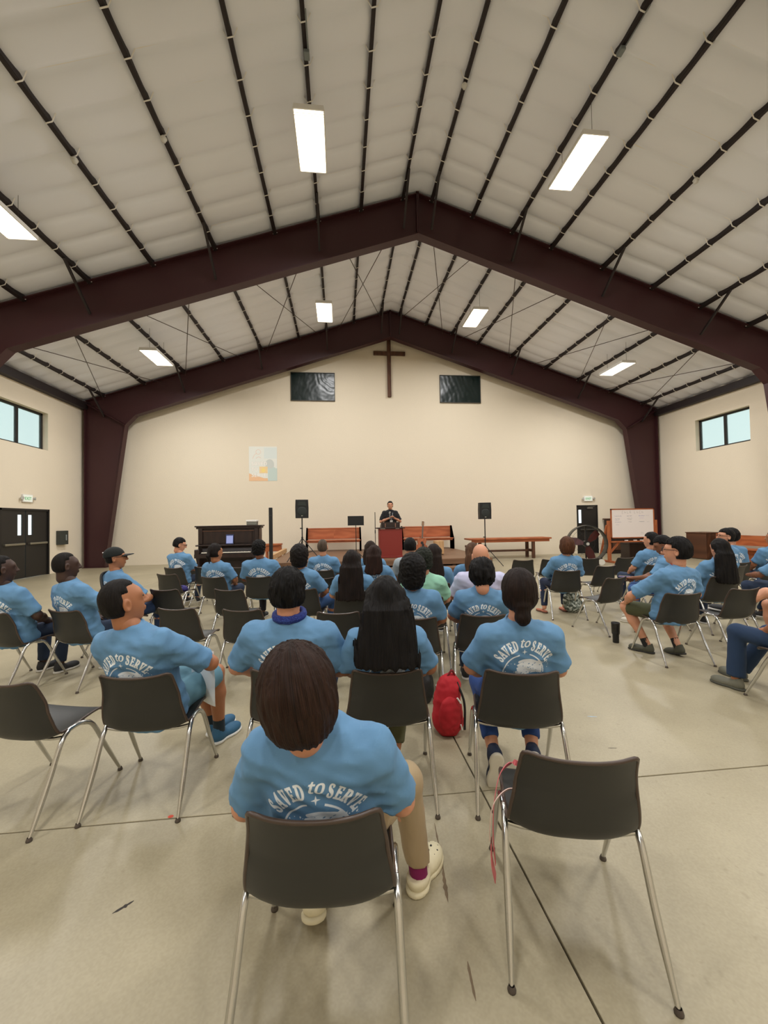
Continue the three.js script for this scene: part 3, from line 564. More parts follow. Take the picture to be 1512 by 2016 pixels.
// print on the shirt backs
const printTex = (() => {
  const c = document.createElement('canvas'); c.width = 1024; c.height = 1792; const g = c.getContext('2d');
  g.fillStyle = '#5f8aaf'; g.fillRect(0, 0, 1024, 1792);
  for (let i = 0; i < 9000; i++) { g.fillStyle = rnd() < 0.5 ? 'rgba(255,255,255,0.03)' : 'rgba(20,40,70,0.03)'; g.fillRect(rnd() * 1024, rnd() * 1792, rr(1, 10), rr(1, 3)); }
  // canvas y for a torso height: v = (y)/1.4, bottom half = back
  const px = (x) => 512 + x * 1280, py = (y) => 1792 - (y + 0.1) / 1.4 * 1792, K = 1280;
  g.fillStyle = g.strokeStyle = '#eef3f5'; g.textAlign = 'center'; g.textBaseline = 'alphabetic';
  const arc = (txt, cx, cy, R, a0, a1, size, font, squeeze) => { const n = txt.length; for (let i = 0; i < n; i++) { const a = a0 + (a1 - a0) * (n > 1 ? i / (n - 1) : 0.5); g.save(); g.translate(px(cx) + Math.sin(a) * R * K, py(cy) - Math.cos(a) * R * K); g.rotate(a); g.scale(squeeze, 1); g.font = font.replace('SZ', Math.round(size * K)); g.fillText(txt[i], 0, 0); g.lineJoin = 'round'; g.lineWidth = 6; g.strokeText(txt[i], 0, 0); g.restore(); } };
  const cy = 0.3;
  arc('SAVED', 0, cy, 0.138, -1.06, -0.33, 0.076, 'bold SZpx serif', 0.5);
  arc('SERVE', 0, cy, 0.138, 0.33, 1.06, 0.076, 'bold SZpx serif', 0.5);
  g.save(); g.translate(px(0), py(cy + 0.152)); g.transform(1, 0, -0.28, 1, 0, 0); g.font = Math.round(0.064 * K) + 'px serif'; g.fillText('to', 0, 0); g.lineWidth = 4; g.strokeText('to', 0, 0); g.restore();
  const star = (x, y, r) => { g.beginPath(); for (let i = 0; i < 8; i++) { const a = i * Math.PI / 4, q = (i % 2 ? 0.28 : 1) * r * K; g.lineTo(px(x) + Math.sin(a) * q, py(y) - Math.cos(a) * q); } g.closePath(); g.fill(); };
  star(0, cy + 0.124, 0.017);
  g.lineWidth = 0.007 * K; const R = 0.117;
  for (const [a, b] of [[-Math.PI * 1.02, -Math.PI / 2 - 0.26], [-Math.PI / 2 + 0.26, 0.02]]) { g.beginPath(); g.arc(px(0), py(cy - 0.006), R * K, a, b); g.stroke(); }
  // washing hands and water, a mass of white strokes inside the ring
  g.save(); g.beginPath(); g.arc(px(0), py(cy), 0.112 * K, 0, 6.3); g.clip();
  g.lineCap = 'round';
  for (let i = 0; i < 26; i++) { const t = i / 25; g.lineWidth = rr(0.004, 0.011) * K; g.beginPath(); g.moveTo(px(-0.12 + t * 0.1), py(cy - 0.08 + t * 0.02)); g.bezierCurveTo(px(-0.06 + t * 0.1), py(cy - 0.06 + t * 0.12), px(0.0 + t * 0.06), py(cy - 0.03 + t * 0.1), px(0.05 + t * 0.07), py(cy + 0.04 + t * 0.045)); g.stroke(); }
  for (let i = 0; i < 7; i++) { g.lineWidth = 0.014 * K; g.beginPath(); g.moveTo(px(0.1), py(cy + 0.045 - i * 0.008)); g.quadraticCurveTo(px(0.04), py(cy + 0.095 - i * 0.01), px(-0.03 - i * 0.006), py(cy + 0.065 - i * 0.02)); g.stroke(); }
  g.fillStyle = '#5f8aaf'; for (let i = 0; i < 60; i++) { g.beginPath(); g.ellipse(px(rr(-0.06, 0.11)), py(cy + rr(-0.11, 0.06)), rr(2, 8), rr(1, 4), rr(0, 3), 0, 6.3); g.fill(); }
  g.fillStyle = '#eef3f5'; for (let i = 0; i < 90; i++) { g.beginPath(); g.arc(px(rr(-0.11, 0.11)), py(cy + rr(-0.12, 0.06)), rr(1, 4), 0, 6.3); g.fill(); }
  g.restore();
  for (let i = 0; i < 24; i++) { g.beginPath(); g.arc(px(rr(0.1, 0.15)), py(cy + rr(0, 0.07)), rr(1, 4), 0, 6.3); g.fill(); }
  const t = new THREE.CanvasTexture(c); t.colorSpace = THREE.SRGBColorSpace; t.anisotropy = 8; return t;
})();
const hairBump = dataTex(256, (u, v) => { const k = 128 + tileNoise(u, v * 0.04, 120, 3.3) * 110 + tileNoise(u, v * 0.1, 50, 1.1) * 60; return [cl8(k), cl8(k), cl8(k)]; }, false);
hairBump.repeat.set(1.4, 2);
const hairMap = dataTex(256, (u, v) => { const k = 205 + tileNoise(u, v * 0.05, 90, 6.1) * 95 + tileNoise(u, v * 0.3, 14, 2.7) * 60; return [cl8(k), cl8(k * 0.95), cl8(k * 0.9)]; });
hairMap.repeat.set(1.4, 2);
const matCache = new Map();
const cached = (k, make) => { if (!matCache.has(k)) matCache.set(k, make()); return matCache.get(k); };
const hairMat = (c) => cached('h' + c, () => new THREE.MeshPhysicalMaterial({ color: new THREE.Color(c).multiplyScalar(1.35), map: hairMap, roughness: 0.62, specularIntensity: 0.45, bumpMap: hairBump, bumpScale: 0.005 }));
const skinMat = (c) => cached('s' + c, () => new THREE.MeshPhysicalMaterial({ color: c, roughness: 0.52 }));
const clothMat = (c) => cached('c' + c, () => new THREE.MeshPhysicalMaterial({ color: c, roughness: 0.88, sheen: 0.25, sheenRoughness: 0.6, sheenColor: new THREE.Color(0xbfcad2) }));
const shirtMat = cached('print', () => new THREE.MeshPhysicalMaterial({ map: printTex, roughness: 0.88, sheen: 0.2, sheenRoughness: 0.6, sheenColor: new THREE.Color(0xbfd0dd) }));
const shoeMat = (c) => cached('f' + c, () => std(c, 0.7));
const SKIN = { light: 0xc98f70, tan: 0xa86f4c, brown: 0x7d4f36, dark: 0x3d261b };

function person(o) {
  const seat = typeof o.seat === 'string' ? SEATS[o.seat] : o.seat;
  const s = o.s ?? 1, w = o.w ?? 1, det = o.det ?? 2, hB = [0.011, 0.015, 0.02][det - 1], hH = [0.0048, 0.007, 0.0095][det - 1];
  const root = thing('person', o.label, 'person', [seat.x, seat.y || 0, seat.z], seat.a + (o.turn || 0) * D2R, o.group || undefined);
  const skin = skinMat(SKIN[o.skin || 'light']);
  // torso frame -> person frame
  const pel = V(o.px || 0, o.stand ? 0.93 * s : 0.435, o.pz ?? -0.005);
  const T = new THREE.Matrix4().compose(pel, new THREE.Quaternion().setFromEuler(new THREE.Euler((o.lean ?? 13) * D2R, (o.twist || 0) * D2R, (o.side || 0) * D2R, 'YXZ')), V(1, 1, 1)), Ti = T.clone().invert();
  const toT = (p) => V(...p).applyMatrix4(Ti).toArray(), toP = (p) => V(...p).applyMatrix4(T).toArray();
  const sh = (k) => [k * 0.178 * s * w, 0.505 * s, 0.016 * s];
  const arms = {}; for (const [k, q] of [['L', -1], ['R', 1]]) {
    const d = (o.arms && o.arms[k]) || [[q * 0.255 * w, 0.70, 0.02], [q * 0.13, 0.585, -0.2]];
    arms[k] = { q, S: sh(q), E: toT(d[0]), W: toT(d[1]), hand: d[2] || 'rest', aim: d[3] };
  }
  // ---- shirt
  const sleeveT = o.sleeve ?? 0.87, long = o.sleeve === 'long';
  const tf = torsoField(s, w, o.fat || 1), shf = [];
  for (const k of ['L', 'R']) { const a = arms[k];
    shf.push(cap([a.q * 0.1 * s, 0.5 * s, 0.014], [a.S[0], a.S[1] - 0.01, a.S[2]], 0.062 * s, 0.066 * s));
    if (long) shf.push(cap(a.S, a.E, 0.07 * s, 0.056), flatCap(a.E, lerp3(a.E, a.W, 0.93), 0.054, 0.044));
    else shf.push(flatCap(a.S, lerp3(a.S, a.E, sleeveT), 0.068 * s, 0.074 * s)); }
  const sleeves = uni(shf, 0.03), fs = (o.seed || 1) * 3.7, fold = o.fold ?? 1;
  const shirtF = (x, y, z) => {
    let d = smin(tf(x, y, z), sleeves(x, y, z), 0.05);
    if (d < 0.05 && d > -0.05) { const hang = Math.max(0, 1 - Math.abs(y - 0.12) / 0.2);
      const rg = 1 - Math.abs(N3(x * 5.5 + fs, y * 12 + x * 4 + fs, z * 6)) * 2.2; d += fold * (-0.007 * Math.max(0, rg) * Math.max(0, rg) + 0.008 * N3(x * 8 + fs, y * 10, z * 8) + 0.0055 * N3(x * 20 + y * 9, y * 17 + fs - x * 6, z * 20) + 0.007 * hang * N3(x * 5 + fs, y * 30, z * 5) + 0.004 * Math.abs(N3(x * 13 + fs, y * 26 + x * 10, z * 13))); }
    return d;
  };
  const spts = [[-0.2 * w * s, -0.04, -0.14 * (o.fat || 1)], [0.2 * w * s, 0.62 * s, 0.15 * (o.fat || 1)]]; for (const k of ['L', 'R']) { spts.push(arms[k].S, lerp3(arms[k].S, arms[k].E, long ? 1 : sleeveT)); if (long) spts.push(arms[k].W); }
  const [smn, smx] = bounds(spts, 0.09);
  let sg = netMesh(shirtF, smn, smx, hB);
  { const P = sg.attributes.position, Nn = sg.attributes.normal, uv = new Float32Array(P.count * 2);
    for (let i = 0; i < P.count; i++) { const back = Nn.getZ(i) > -0.1 && P.getZ(i) > -0.02; uv[2 * i] = P.getX(i) / 0.8 / (s * 0.97) + 0.5; uv[2 * i + 1] = (P.getY(i) / s + 0.1 - (o.print || 0)) / 1.4 + (back ? 0 : 0.52); }
    sg.setAttribute('uv', new THREE.BufferAttribute(uv, 2)); }
  sg.applyMatrix4(T);
  const shirt = part('shirt', sg, o.shirt === undefined ? shirtMat : clothMat(o.shirt), root, o.shirtLabel);
  if (det < 3) part('collar', new THREE.TorusGeometry(0.072 * s, 0.008, 8, 28).rotateX(Math.PI / 2 + 0.18).translate(0, 0.592 * s, 0.004).scale(1, 1, 0.96).applyMatrix4(T), o.shirt === undefined ? clothMat(0x5f8aaf) : clothMat(o.shirt), shirt);
  // ---- head
  const hd = o.head || {}, hs = (o.hs ?? (0.92 + 0.08 * s)) * 1.07, off = hd.off || [0, 0, 0];
  const HC = V(off[0], 0.752 * s + off[1], -0.022 + off[2]).applyMatrix4(T);
  const Hm = new THREE.Matrix4().compose(HC, new THREE.Quaternion().setFromEuler(new THREE.Euler((hd.pitch || 0) * D2R, (hd.yaw || 0) * D2R, (hd.roll || 0) * D2R, 'YXZ')), V(hs, hs, hs));
  const nk = o.neck || 1;
  const headG = headGeo(nk, hH).applyMatrix4(Hm);
  // ---- limbs
  const legs = {}; for (const [k, q] of [['L', -1], ['R', 1]]) {
    const d = (o.legs && o.legs[k]) || (o.stand ? [[q * 0.1, 0.5, -0.02], [q * 0.11, 0.09, 0]] : [[q * 0.13, 0.505, -0.36], [q * 0.12, 0.085, -0.33]]);
    legs[k] = { q, H: [q * 0.085 * s + pel.x, pel.y + 0.06, pel.z - 0.02], K: d[0], A: d[1], yaw: d[2] || 0, pitch: d[3] || 0 };
  }
  const skinPrims = [cap([0, 0.08, 0].map((v, i) => toP([0, 0.08, 0])[i]), toP([0, 0.45 * s, 0.01]), 0.085, 0.08), cap(toP([0, 0.42 * s, 0.01]), toP([0, 0.6 * s, -0.0]), 0.05 * nk, 0.052 * nk), cap(toP([0, 0.58 * s, 0]), V(0, -0.1, 0.02).applyMatrix4(Hm).toArray(), 0.052 * nk, 0.05 * nk), cap(toP([-0.15 * s, 0.49 * s, 0.015]), toP([0.15 * s, 0.49 * s, 0.015]), 0.05)];
  const pts = [toP([0, 0.05, 0]), toP([0, 0.66 * s, 0])], hands = [], af = o.armFat || 1;
  for (const k of ['L', 'R']) {
    const a = arms[k], S = toP(a.S), E = toP(a.E), W = toP(a.W); pts.push(S, E, W);
    skinPrims.push(cap(S, E, 0.05 * af, 0.041 * af), cap(E, lerp3(E, W, 0.35), 0.041 * af, 0.042 * af), cap(lerp3(E, W, 0.35), W, 0.042 * af, 0.026));
    const L = legs[k]; skinPrims.push(cap(L.H, L.K, 0.075, 0.054), cap(L.K, lerp3(L.K, L.A, 0.35), 0.053, 0.055), cap(lerp3(L.K, L.A, 0.35), L.A, 0.055, 0.035)); pts.push(L.H, L.K, L.A);
    if (det < 3 || o.hands) { // hand: fingers continue the forearm, or point where asked
      const dir = a.aim ? V(...a.aim).normalize() : V(W[0] - E[0], (W[1] - E[1]) * 0.6, W[2] - E[2]).normalize();
      const up = V(0, 1, 0).addScaledVector(dir, -dir.y).normalize(); if (a.aim && a.aim[3]) up.set(...a.aim.slice(3));
      const xx = V().crossVectors(up, dir.clone().negate()).normalize(), m = new THREE.Matrix4().makeBasis(xx, V().crossVectors(dir.clone().negate(), xx).normalize(), dir.clone().negate()); m.setPosition(...W);
      const gg = handGeo(a.hand === 'grip' ? 'grip' : 'rest', a.q > 0 ? 1 : -1); gg.scale(0.98, 0.98, 0.98).applyMatrix4(m); hands.push(gg);
    }
  }
  const [bmn, bmx] = bounds(pts, 0.1);
  const body = netMesh(uni(skinPrims, 0.03), bmn, bmx, [0.012, 0.014, 0.018][det - 1]);
  for (const g of [body, headG, ...hands]) { g.deleteAttribute('uv'); }
  const bodyMesh = part('body', mergeGeometries([body, headG, ...hands].map((g) => { const h = new THREE.BufferGeometry(); h.setAttribute('position', g.attributes.position); h.setAttribute('normal', g.attributes.normal); h.setIndex(g.index); return h; })), skin, root);
  if (o.face) for (const q of [-1, 1]) {
    part('eye', new THREE.SphereGeometry(0.0105, 12, 8).scale(1.15, 0.7, 1).translate(q * 0.031, 0.011, -0.0805).applyMatrix4(Hm), cached('eye', () => std(0x2a1c14, 0.25)), bodyMesh);
    part('eyebrow', cap0([q * 0.018, 0.031, -0.0885], [q * 0.045, 0.033, -0.0765], 0.0042).applyMatrix4(Hm), hairMat(o.hair?.color ?? 0x15110f), bodyMesh);
  }
  // ---- trousers
  const P = o.pants || {}, pc = P.color ?? 0x24324a, frac = P.short, pf = [];
  pf.push(cap([pel.x - 0.075 * s, pel.y + 0.07, pel.z - 0.005], [pel.x + 0.075 * s, pel.y + 0.07, pel.z - 0.005], 0.108 * (0.6 + 0.4 * w)));
  const ppts = [[pel.x - 0.2, pel.y - 0.02, pel.z - 0.1], [pel.x + 0.2, pel.y + 0.15, pel.z + 0.12]];
  for (const k of ['L', 'R']) { const L = legs[k], e = frac ? lerp3(L.H, L.K, frac) : null; ppts.push(L.H, L.K);
    if (frac) pf.push(flatCap(L.H, e, 0.09, 0.085)); else { pf.push(cap(L.H, L.K, 0.088, 0.068), flatCap(L.K, lerp3(L.K, L.A, P.to ?? 0.93), 0.067, P.cuff || 0.052)); ppts.push(L.A); } }
  const pu = uni(pf, 0.03), [pmn, pmx] = bounds(ppts, 0.1);
  const pants = netMesh((x, y, z) => { const d = pu(x, y, z); return d < 0.04 && d > -0.04 ? d + 0.004 * N3(x * 14 + fs, y * 14, z * 14) : d; }, pmn, pmx, hB + 0.001);
  part(frac ? 'shorts' : 'trousers', pants, clothMat(pc), root);
  // ---- shoes
  const sk = o.shoe || 'trainer', sc = o.shoes ?? 0x2a2a2c, sg2 = shoeGeos(sk);
  for (const k of ['L', 'R']) { const L = legs[k], m = new THREE.Matrix4().compose(V(...L.A), new THREE.Quaternion().setFromEuler(new THREE.Euler(L.pitch * D2R, L.yaw * D2R, 0, 'YXZ')), V(1, 1, 1));
    const off2 = new THREE.Matrix4().makeTranslation(0, -0.085, -0.02);
    const shoe = part(sk === 'clog' ? 'clog' : 'shoe', sg2.upper.clone().applyMatrix4(off2).applyMatrix4(m), shoeMat(sc), root); part('sole', sg2.sole.clone().applyMatrix4(off2).applyMatrix4(m), shoeMat(o.sole ?? 0xd8d4cc), shoe);
    if (sk === 'clog') for (const [hx, hz, hy] of [[-0.028, -0.09, 0.066], [0, -0.09, 0.078], [0.028, -0.09, 0.066], [-0.03, -0.12, 0.066], [0, -0.12, 0.077], [0.03, -0.12, 0.066], [-0.02, -0.15, 0.062], [0.02, -0.15, 0.062], [0, -0.168, 0.058]]) part('vent_hole', new THREE.SphereGeometry(0.0048, 8, 6).translate(hx, hy, hz).applyMatrix4(off2).applyMatrix4(m), M.black, shoe);
    if (o.sock !== undefined) part('sock', merge([bar(lerp3(L.K, L.A, 0.8), [L.A[0], L.A[1] - 0.03, L.A[2]], 0.042, 0.04, 12)]), clothMat(o.sock), root); }
  // ---- hair, cap, glasses
  if (o.hair) { const hg = hairGeo(o.hair, hH).applyMatrix4(Hm); part('hair', hg, hairMat(o.hair.color), root, o.hair.label); }
  if (o.cap) { const cg = netMesh((x, y, z) => { const d = ell([0, 0.03, 0.017], [0.092, 0.098, 0.108])(x, y, z); return smax(d, -(y - 0.02 - z * -0.12), 0.006); }, [-0.12, -0.02, -0.13], [0.12, 0.16, 0.15], 0.007);
    const bill = netMesh((x, y, z) => { const q = ell([0, 0.03, -0.1], [0.078, 0.3, 0.085])(x, y, z); return smax(smax(q, Math.abs(y - 0.03 + (x * x) * 2.2) - 0.004, 0.003), z + 0.06, 0.004); }, [-0.1, -0.02, -0.21], [0.1, 0.07, -0.03], 0.005);
    const cp = part('baseball_cap', cg.applyMatrix4(Hm), clothMat(o.cap), root, 'black cap'); part('cap_bill', bill.applyMatrix4(Hm), clothMat(o.cap), cp); part('cap_badge', new THREE.SphereGeometry(0.012, 10, 6).scale(1.3, 0.6, 0.5).translate(0.03, 0.07, 0.118).applyMatrix4(Hm), M.white, cp); }
  if (o.glasses) { const gm = cached('gl', () => std(0x17130f, 0.35)), gl = part('glasses', merge([new THREE.TorusGeometry(0.022, 0.0024, 6, 18).translate(-0.031, 0.008, -0.108), new THREE.TorusGeometry(0.022, 0.0024, 6, 18).translate(0.031, 0.008, -0.108), bar([-0.01, 0.012, -0.108], [0.01, 0.012, -0.108], 0.002), bar([-0.053, 0.012, -0.106], [-0.084, 0.01, 0.005], 0.0024), bar([0.053, 0.012, -0.106], [0.084, 0.01, 0.005], 0.0024), bar([-0.084, 0.01, 0.005], [-0.084, -0.012, 0.03], 0.0024), bar([0.084, 0.01, 0.005], [0.084, -0.012, 0.03], 0.0024)]).applyMatrix4(Hm), gm, root); }
  return { root, T, Hm, shirt, bodyMesh, toP, toT };
}
function cap0(a, b, r) { return bar(a, b, r, r, 8); }
// ---------------------------------------------------------------- the audience
const BLACK = 0x0c0a0a, DKBR = 0x1a110d, JEAN = 0x223657;
person({ seat: 'C1', det: 1, s: 0.9, w: 1.06, print: -0.02, seed: 1, lean: 13, label: 'brown-haired person in a printed blue shirt seated nearest the camera', skin: 'light', hs: 1.03, head: { yaw: 6, pitch: 6, roll: 8, off: [-0.05, -0.022, 0.045] }, hair: { style: 'short', color: 0x2e1d15, thick: 0.027, low: 0.014, nape: -0.135, rough: 0.006, temple: -0.02, coverEars: true }, pants: { color: 0xa38f6f }, shoe: 'clog', shoes: 0xd9cfae, sole: 0xd9cfae, sock: 0x7a1450, legs: { R: [[0.3, 0.47, -0.36], [0.35, 0.085, -0.38], -30, 0], L: [[-0.12, 0.47, -0.36], [-0.08, 0.1, -0.27], 0, -20] }, arms: { R: [[0.26, 0.64, 0.02], [0.2, 0.55, -0.2]], L: [[-0.26, 0.64, 0.02], [-0.14, 0.55, -0.2]] } });
person({ seat: 'C4', det: 1, s: 0.99, w: 1.06, seed: 2, lean: 15, side: 4, twist: -14, label: 'man with a shaved fade haircut holding a white paper, seated at left', skin: 'tan', head: { yaw: -42, pitch: 10, off: [-0.02, -0.01, 0] }, hair: { style: 'short', color: 0x15110f, thick: 0.0104, nape: -0.09, rough: 0.002 }, pants: { color: 0x5d8798, short: 0.92 }, shoes: 0x2f5f80, sole: 0xe5e5e0, sock: 0x22303a, face: true, arms: { R: [[0.31, 0.72, -0.04], [0.2, 0.68, -0.24], 'grip'], L: [[-0.24, 0.7, -0.06], [0.08, 0.69, -0.27]] }, legs: { R: [[0.2, 0.52, -0.44], [0.2, 0.085, -0.5], -25, 0], L: [[0.05, 0.54, -0.44], [0.12, 0.085, -0.62], -25, 0] } });
const kerchiefMan = person({ seat: 'C5', det: 1, s: 1.0, w: 1.2, seed: 3, lean: 11, label: 'broad man with black hair and a blue neckerchief, seated in the middle', skin: 'light', head: { yaw: -2, pitch: 2 }, hair: { style: 'short', color: BLACK, thick: 0.02, nape: -0.075, rough: 0.009 }, neck: 1.15, pants: { color: JEAN }, shoes: 0x2a2a2c, arms: { L: [[-0.36, 0.7, 0.02], [-0.16, 0.58, -0.22]], R: [[0.33, 0.7, 0.02], [0.14, 0.58, -0.22]] } });
person({ seat: 'C6', det: 1, s: 0.94, seed: 4, lean: 12, label: 'woman with very long straight black hair, seated in the middle', skin: 'tan', head: { yaw: 0, pitch: -2 }, hair: { style: 'long', color: 0x0d0a09, len: 0.335, w0: 0.102, w1: 0.185, back: 0.085, slope: 0.05, seed: 2 }, pants: { color: 0x5b5a3c }, shoe: 'sandal', shoes: 0x3a2a22, sole: 0x2a1f1a, legs: { L: [[-0.09, 0.47, -0.36], [-0.06, 0.1, -0.22], 0, -25], R: [[0.1, 0.47, -0.36], [0.05, 0.1, -0.2], 0, -25] } });
person({ seat: 'C7', det: 1, s: 0.98, w: 0.98, print: 0.03, seed: 5, lean: 11, twist: 7, label: 'woman with brown hair in a low bun, seated beside the red bag', skin: 'light', head: { yaw: 0, pitch: 4 }, hair: { style: 'bun', color: 0x20140f, thick: 0.014, nape: -0.09, rough: 0.004, by: -0.105, coverEars: false }, pants: { color: 0x24427e, to: 0.82 }, shoe: 'trainer', shoes: 0x1f2a44, sole: 0xd8d2c2, legs: { L: [[-0.17, 0.49, -0.32], [-0.13, 0.19, 0.0], 5, -72], R: [[0.14, 0.48, -0.34], [0.1, 0.19, -0.03], -5, -72] } });
person({ seat: 'C8', det: 2, s: 0.96, seed: 6, label: 'person with thick black curls right of the long black hair', skin: 'tan', hair: { style: 'curly', color: BLACK, curl: 0.03, drop: 0.03, seed: 3 } });
person({ seat: 'C9', det: 2, s: 0.95, seed: 7, lean: 17, label: 'person with shaggy black hair seated ahead of the bun woman', skin: 'light', head: { pitch: -14, off: [0, -0.03, 0] }, hair: { style: 'short', color: BLACK, thick: 0.024, nape: -0.12, rough: 0.014, coverEars: true, temple: -0.03, seed: 4 } });
person({ seat: 'C13', det: 2, s: 1.02, w: 1.12, seed: 8, side: 4, twist: -16, label: 'dark-skinned man with close-cropped hair near the left edge', skin: 'dark', neck: 1.15, head: { yaw: -25, pitch: 0 }, hair: { style: 'short', color: 0x16110e, thick: 0.01, nape: -0.08, rough: 0.001 }, arms: { R: [[0.34, 0.72, -0.04], [0.2, 0.62, -0.24]], L: [[-0.3, 0.72, 0.02], [-0.12, 0.6, -0.2]] }, shoes: 0xc9c6bf });
person({ seat: 'C14', det: 2, s: 1.0, w: 1.1, seed: 9, label: 'dark-skinned man cut by the left edge of the picture', skin: 'dark', head: { yaw: -20 }, hair: { style: 'short', color: 0x120e0c, thick: 0.0104, nape: -0.08, rough: 0.002 } });
const capMan = person({ seat: 'C49', det: 2, s: 1.0, seed: 10, lean: 6, twist: -6, label: 'man in a black cap with a black strap across his back', skin: 'tan', head: { yaw: -35, pitch: 3 }, hair: { style: 'short', color: BLACK, thick: 0.007, nape: -0.08, rough: 0.003 }, cap: 0x101512, glasses: true, face: true, pants: { color: JEAN }, arms: { R: [[0.33, 0.68, -0.12], [0.16, 0.66, -0.3]], L: [[-0.26, 0.7, -0.02], [-0.1, 0.58, -0.24]] }, legs: { R: [[0.15, 0.52, -0.42], [0.15, 0.085, -0.4]], L: [[0.02, 0.58, -0.44], [0.3, 0.5, -0.5], -70, 0] } });
person({ seat: 'C17', det: 2, s: 0.95, seed: 11, label: 'girl with a ponytail seated in front of the piano', skin: 'tan', head: { yaw: -20 }, hair: { style: 'pony', color: 0x1a1310, thick: 0.013, nape: -0.07, len: 0.15 } });
person({ seat: 'C18', det: 2, s: 1.02, w: 1.15, seed: 12, label: 'broad man with thick black hair just right of the piano', skin: 'brown', head: { yaw: -15 }, hair: { style: 'curly', color: 0x0d0b0b, curl: 0.014, drop: -0.02, seed: 7 }, pants: { color: 0x1b1c22 } });
const bookMan = person({ seat: 'C20', det: 2, s: 1.0, seed: 13, lean: 4, label: 'man with glasses looking down at his hands, left of the piano', skin: 'light', glasses: true, face: true, head: { yaw: -48, pitch: -16 }, hair: { style: 'short', color: BLACK, thick: 0.012, nape: -0.06 }, arms: { R: [[0.24, 0.7, -0.1], [0.12, 0.67, -0.34], 'grip'], L: [[-0.2, 0.7, -0.06], [0.02, 0.66, -0.33], 'grip'] } });
person({ seat: 'C23', det: 2, s: 0.97, w: 1.1, seed: 14, label: 'balding grey-haired man seated before the stage', skin: 'light', head: { pitch: 4 }, hair: { style: 'short', color: 0x5c5248, thick: 0.0104, nape: -0.09, rough: 0.001 } });
person({ seat: 'C25', det: 2, s: 0.92, seed: 15, label: 'woman with long loose brown hair in the middle', skin: 'light', hair: { style: 'long', color: 0x1a110d, len: 0.42, w0: 0.09, w1: 0.17, seed: 5, back: 0.085, slope: 0.04 } });
person({ seat: 'C26', det: 3, s: 0.98, seed: 16, twist: -15, label: 'dark curly-haired person in jeans hidden behind the neckerchief man', skin: 'tan', hair: { style: 'curly', color: 0x161110, curl: 0.026, drop: 0.02, seed: 9 }, pants: { color: 0x2f4f7d }, legs: { R: [[0.28, 0.56, -0.32], [0.2, 0.085, -0.4], -40, 0] } });
person({ seat: 'C27', det: 3, s: 0.93, seed: 17, label: 'woman with brown shoulder-length hair left of the lectern', skin: 'light', hair: { style: 'long', color: 0x2c1b14, len: 0.26, w0: 0.092, w1: 0.12, seed: 6 } });
person({ seat: 'C28', det: 3, s: 0.93, seed: 18, label: 'long-haired woman partly hidden at the left of the lectern', skin: 'light', hair: { style: 'long', color: 0x2a1d15, len: 0.26, w0: 0.088, w1: 0.11, seed: 7 } });
person({ seat: 'C29', det: 3, s: 1.0, seed: 19, shirt: 0x97a2a8, label: 'black-haired person in a grey shirt in front of the guitar', skin: 'light', hair: { style: 'short', color: BLACK, thick: 0.014, nape: -0.06 } });
person({ seat: 'C30', det: 2, s: 0.97, seed: 20, shirt: 0x93c9ae, label: 'person in a mint green shirt with curly dark hair', skin: 'light', hair: { style: 'curly', color: 0x20271f, curl: 0.014, drop: -0.02, seed: 11 } });
person({ seat: 'C31', det: 3, s: 0.95, seed: 21, label: 'woman with long dark hair just ahead of the mint shirt', skin: 'light', hair: { style: 'long', color: 0x221814, len: 0.3, w0: 0.09, w1: 0.12, seed: 12 } });
person({ seat: 'C32', det: 3, s: 0.94, seed: 22, label: 'woman with long light brown hair left of the bald man', skin: 'light', hair: { style: 'long', color: 0x5a4230, len: 0.3, w0: 0.088, w1: 0.11, seed: 13 } });
person({ seat: 'C33', det: 2, s: 1.0, w: 1.16, seed: 23, hs: 1.05, shirt: 0xbfc0dd, label: 'bald man in a pale lavender shirt', skin: 'light', neck: 1.2, pants: { color: 0x4a4438 } });
person({ seat: 'C35', det: 2, s: 0.96, w: 1.05, seed: 24, twist: 10, sleeve: 'long', label: 'woman with a brown bob seated below the drum fan', skin: 'light', head: { yaw: 18 }, hair: { style: 'bob', color: 0x5a3a26, thick: 0.02, len: 0.13, coverEars: true }, pants: { color: 0x1d2740 }, shoe: 'sandal', shoes: 0xb06a4e, sole: 0x5a3a2a, legs: { L: [[-0.2, 0.5, -0.34], [-0.24, 0.085, -0.22], 20, 0] } });
const bigMan = person({ seat: 'C43', det: 1, s: 1.02, w: 1.18, seed: 25, hs: 1.08, lean: 10, twist: 20, side: -3, label: 'big man in green shorts and hiking shoes at right', skin: 'light', neck: 1.15, glasses: true, face: true, head: { yaw: 48, pitch: 2, off: [-0.02, 0, -0.02] }, hair: { style: 'short', color: BLACK, thick: 0.02, nape: -0.075, rough: 0.008 }, pants: { color: 0x4a4d33, short: 0.9 }, shoes: 0x4a4a3c, sole: 0x26241f, sock: 0x161616, arms: { L: [[-0.36, 0.68, -0.1], [-0.3, 0.56, -0.3]], R: [[0.32, 0.7, 0.0], [0.14, 0.58, -0.24]] }, legs: { L: [[-0.28, 0.5, -0.34], [-0.13, 0.085, -0.18], 35, 0], R: [[0.12, 0.5, -0.34], [0.14, 0.1, -0.06], 10, -15] } });
const phoneMan = person({ seat: 'C47', det: 2, s: 0.96, seed: 26, lean: 3, label: 'young man in jeans looking down at his phone, facing left', skin: 'brown', face: true, head: { yaw: 8, pitch: -22 }, hair: { style: 'short', color: BLACK, thick: 0.018, nape: -0.07, rough: 0.006 }, pants: { color: 0x35548a }, shoes: 0xd4cdbc, sole: 0xcfc8b8, arms: { L: [[-0.24, 0.7, -0.12], [-0.06, 0.66, -0.36], 'grip'], R: [[0.26, 0.7, -0.08], [0.08, 0.64, -0.3]] } });
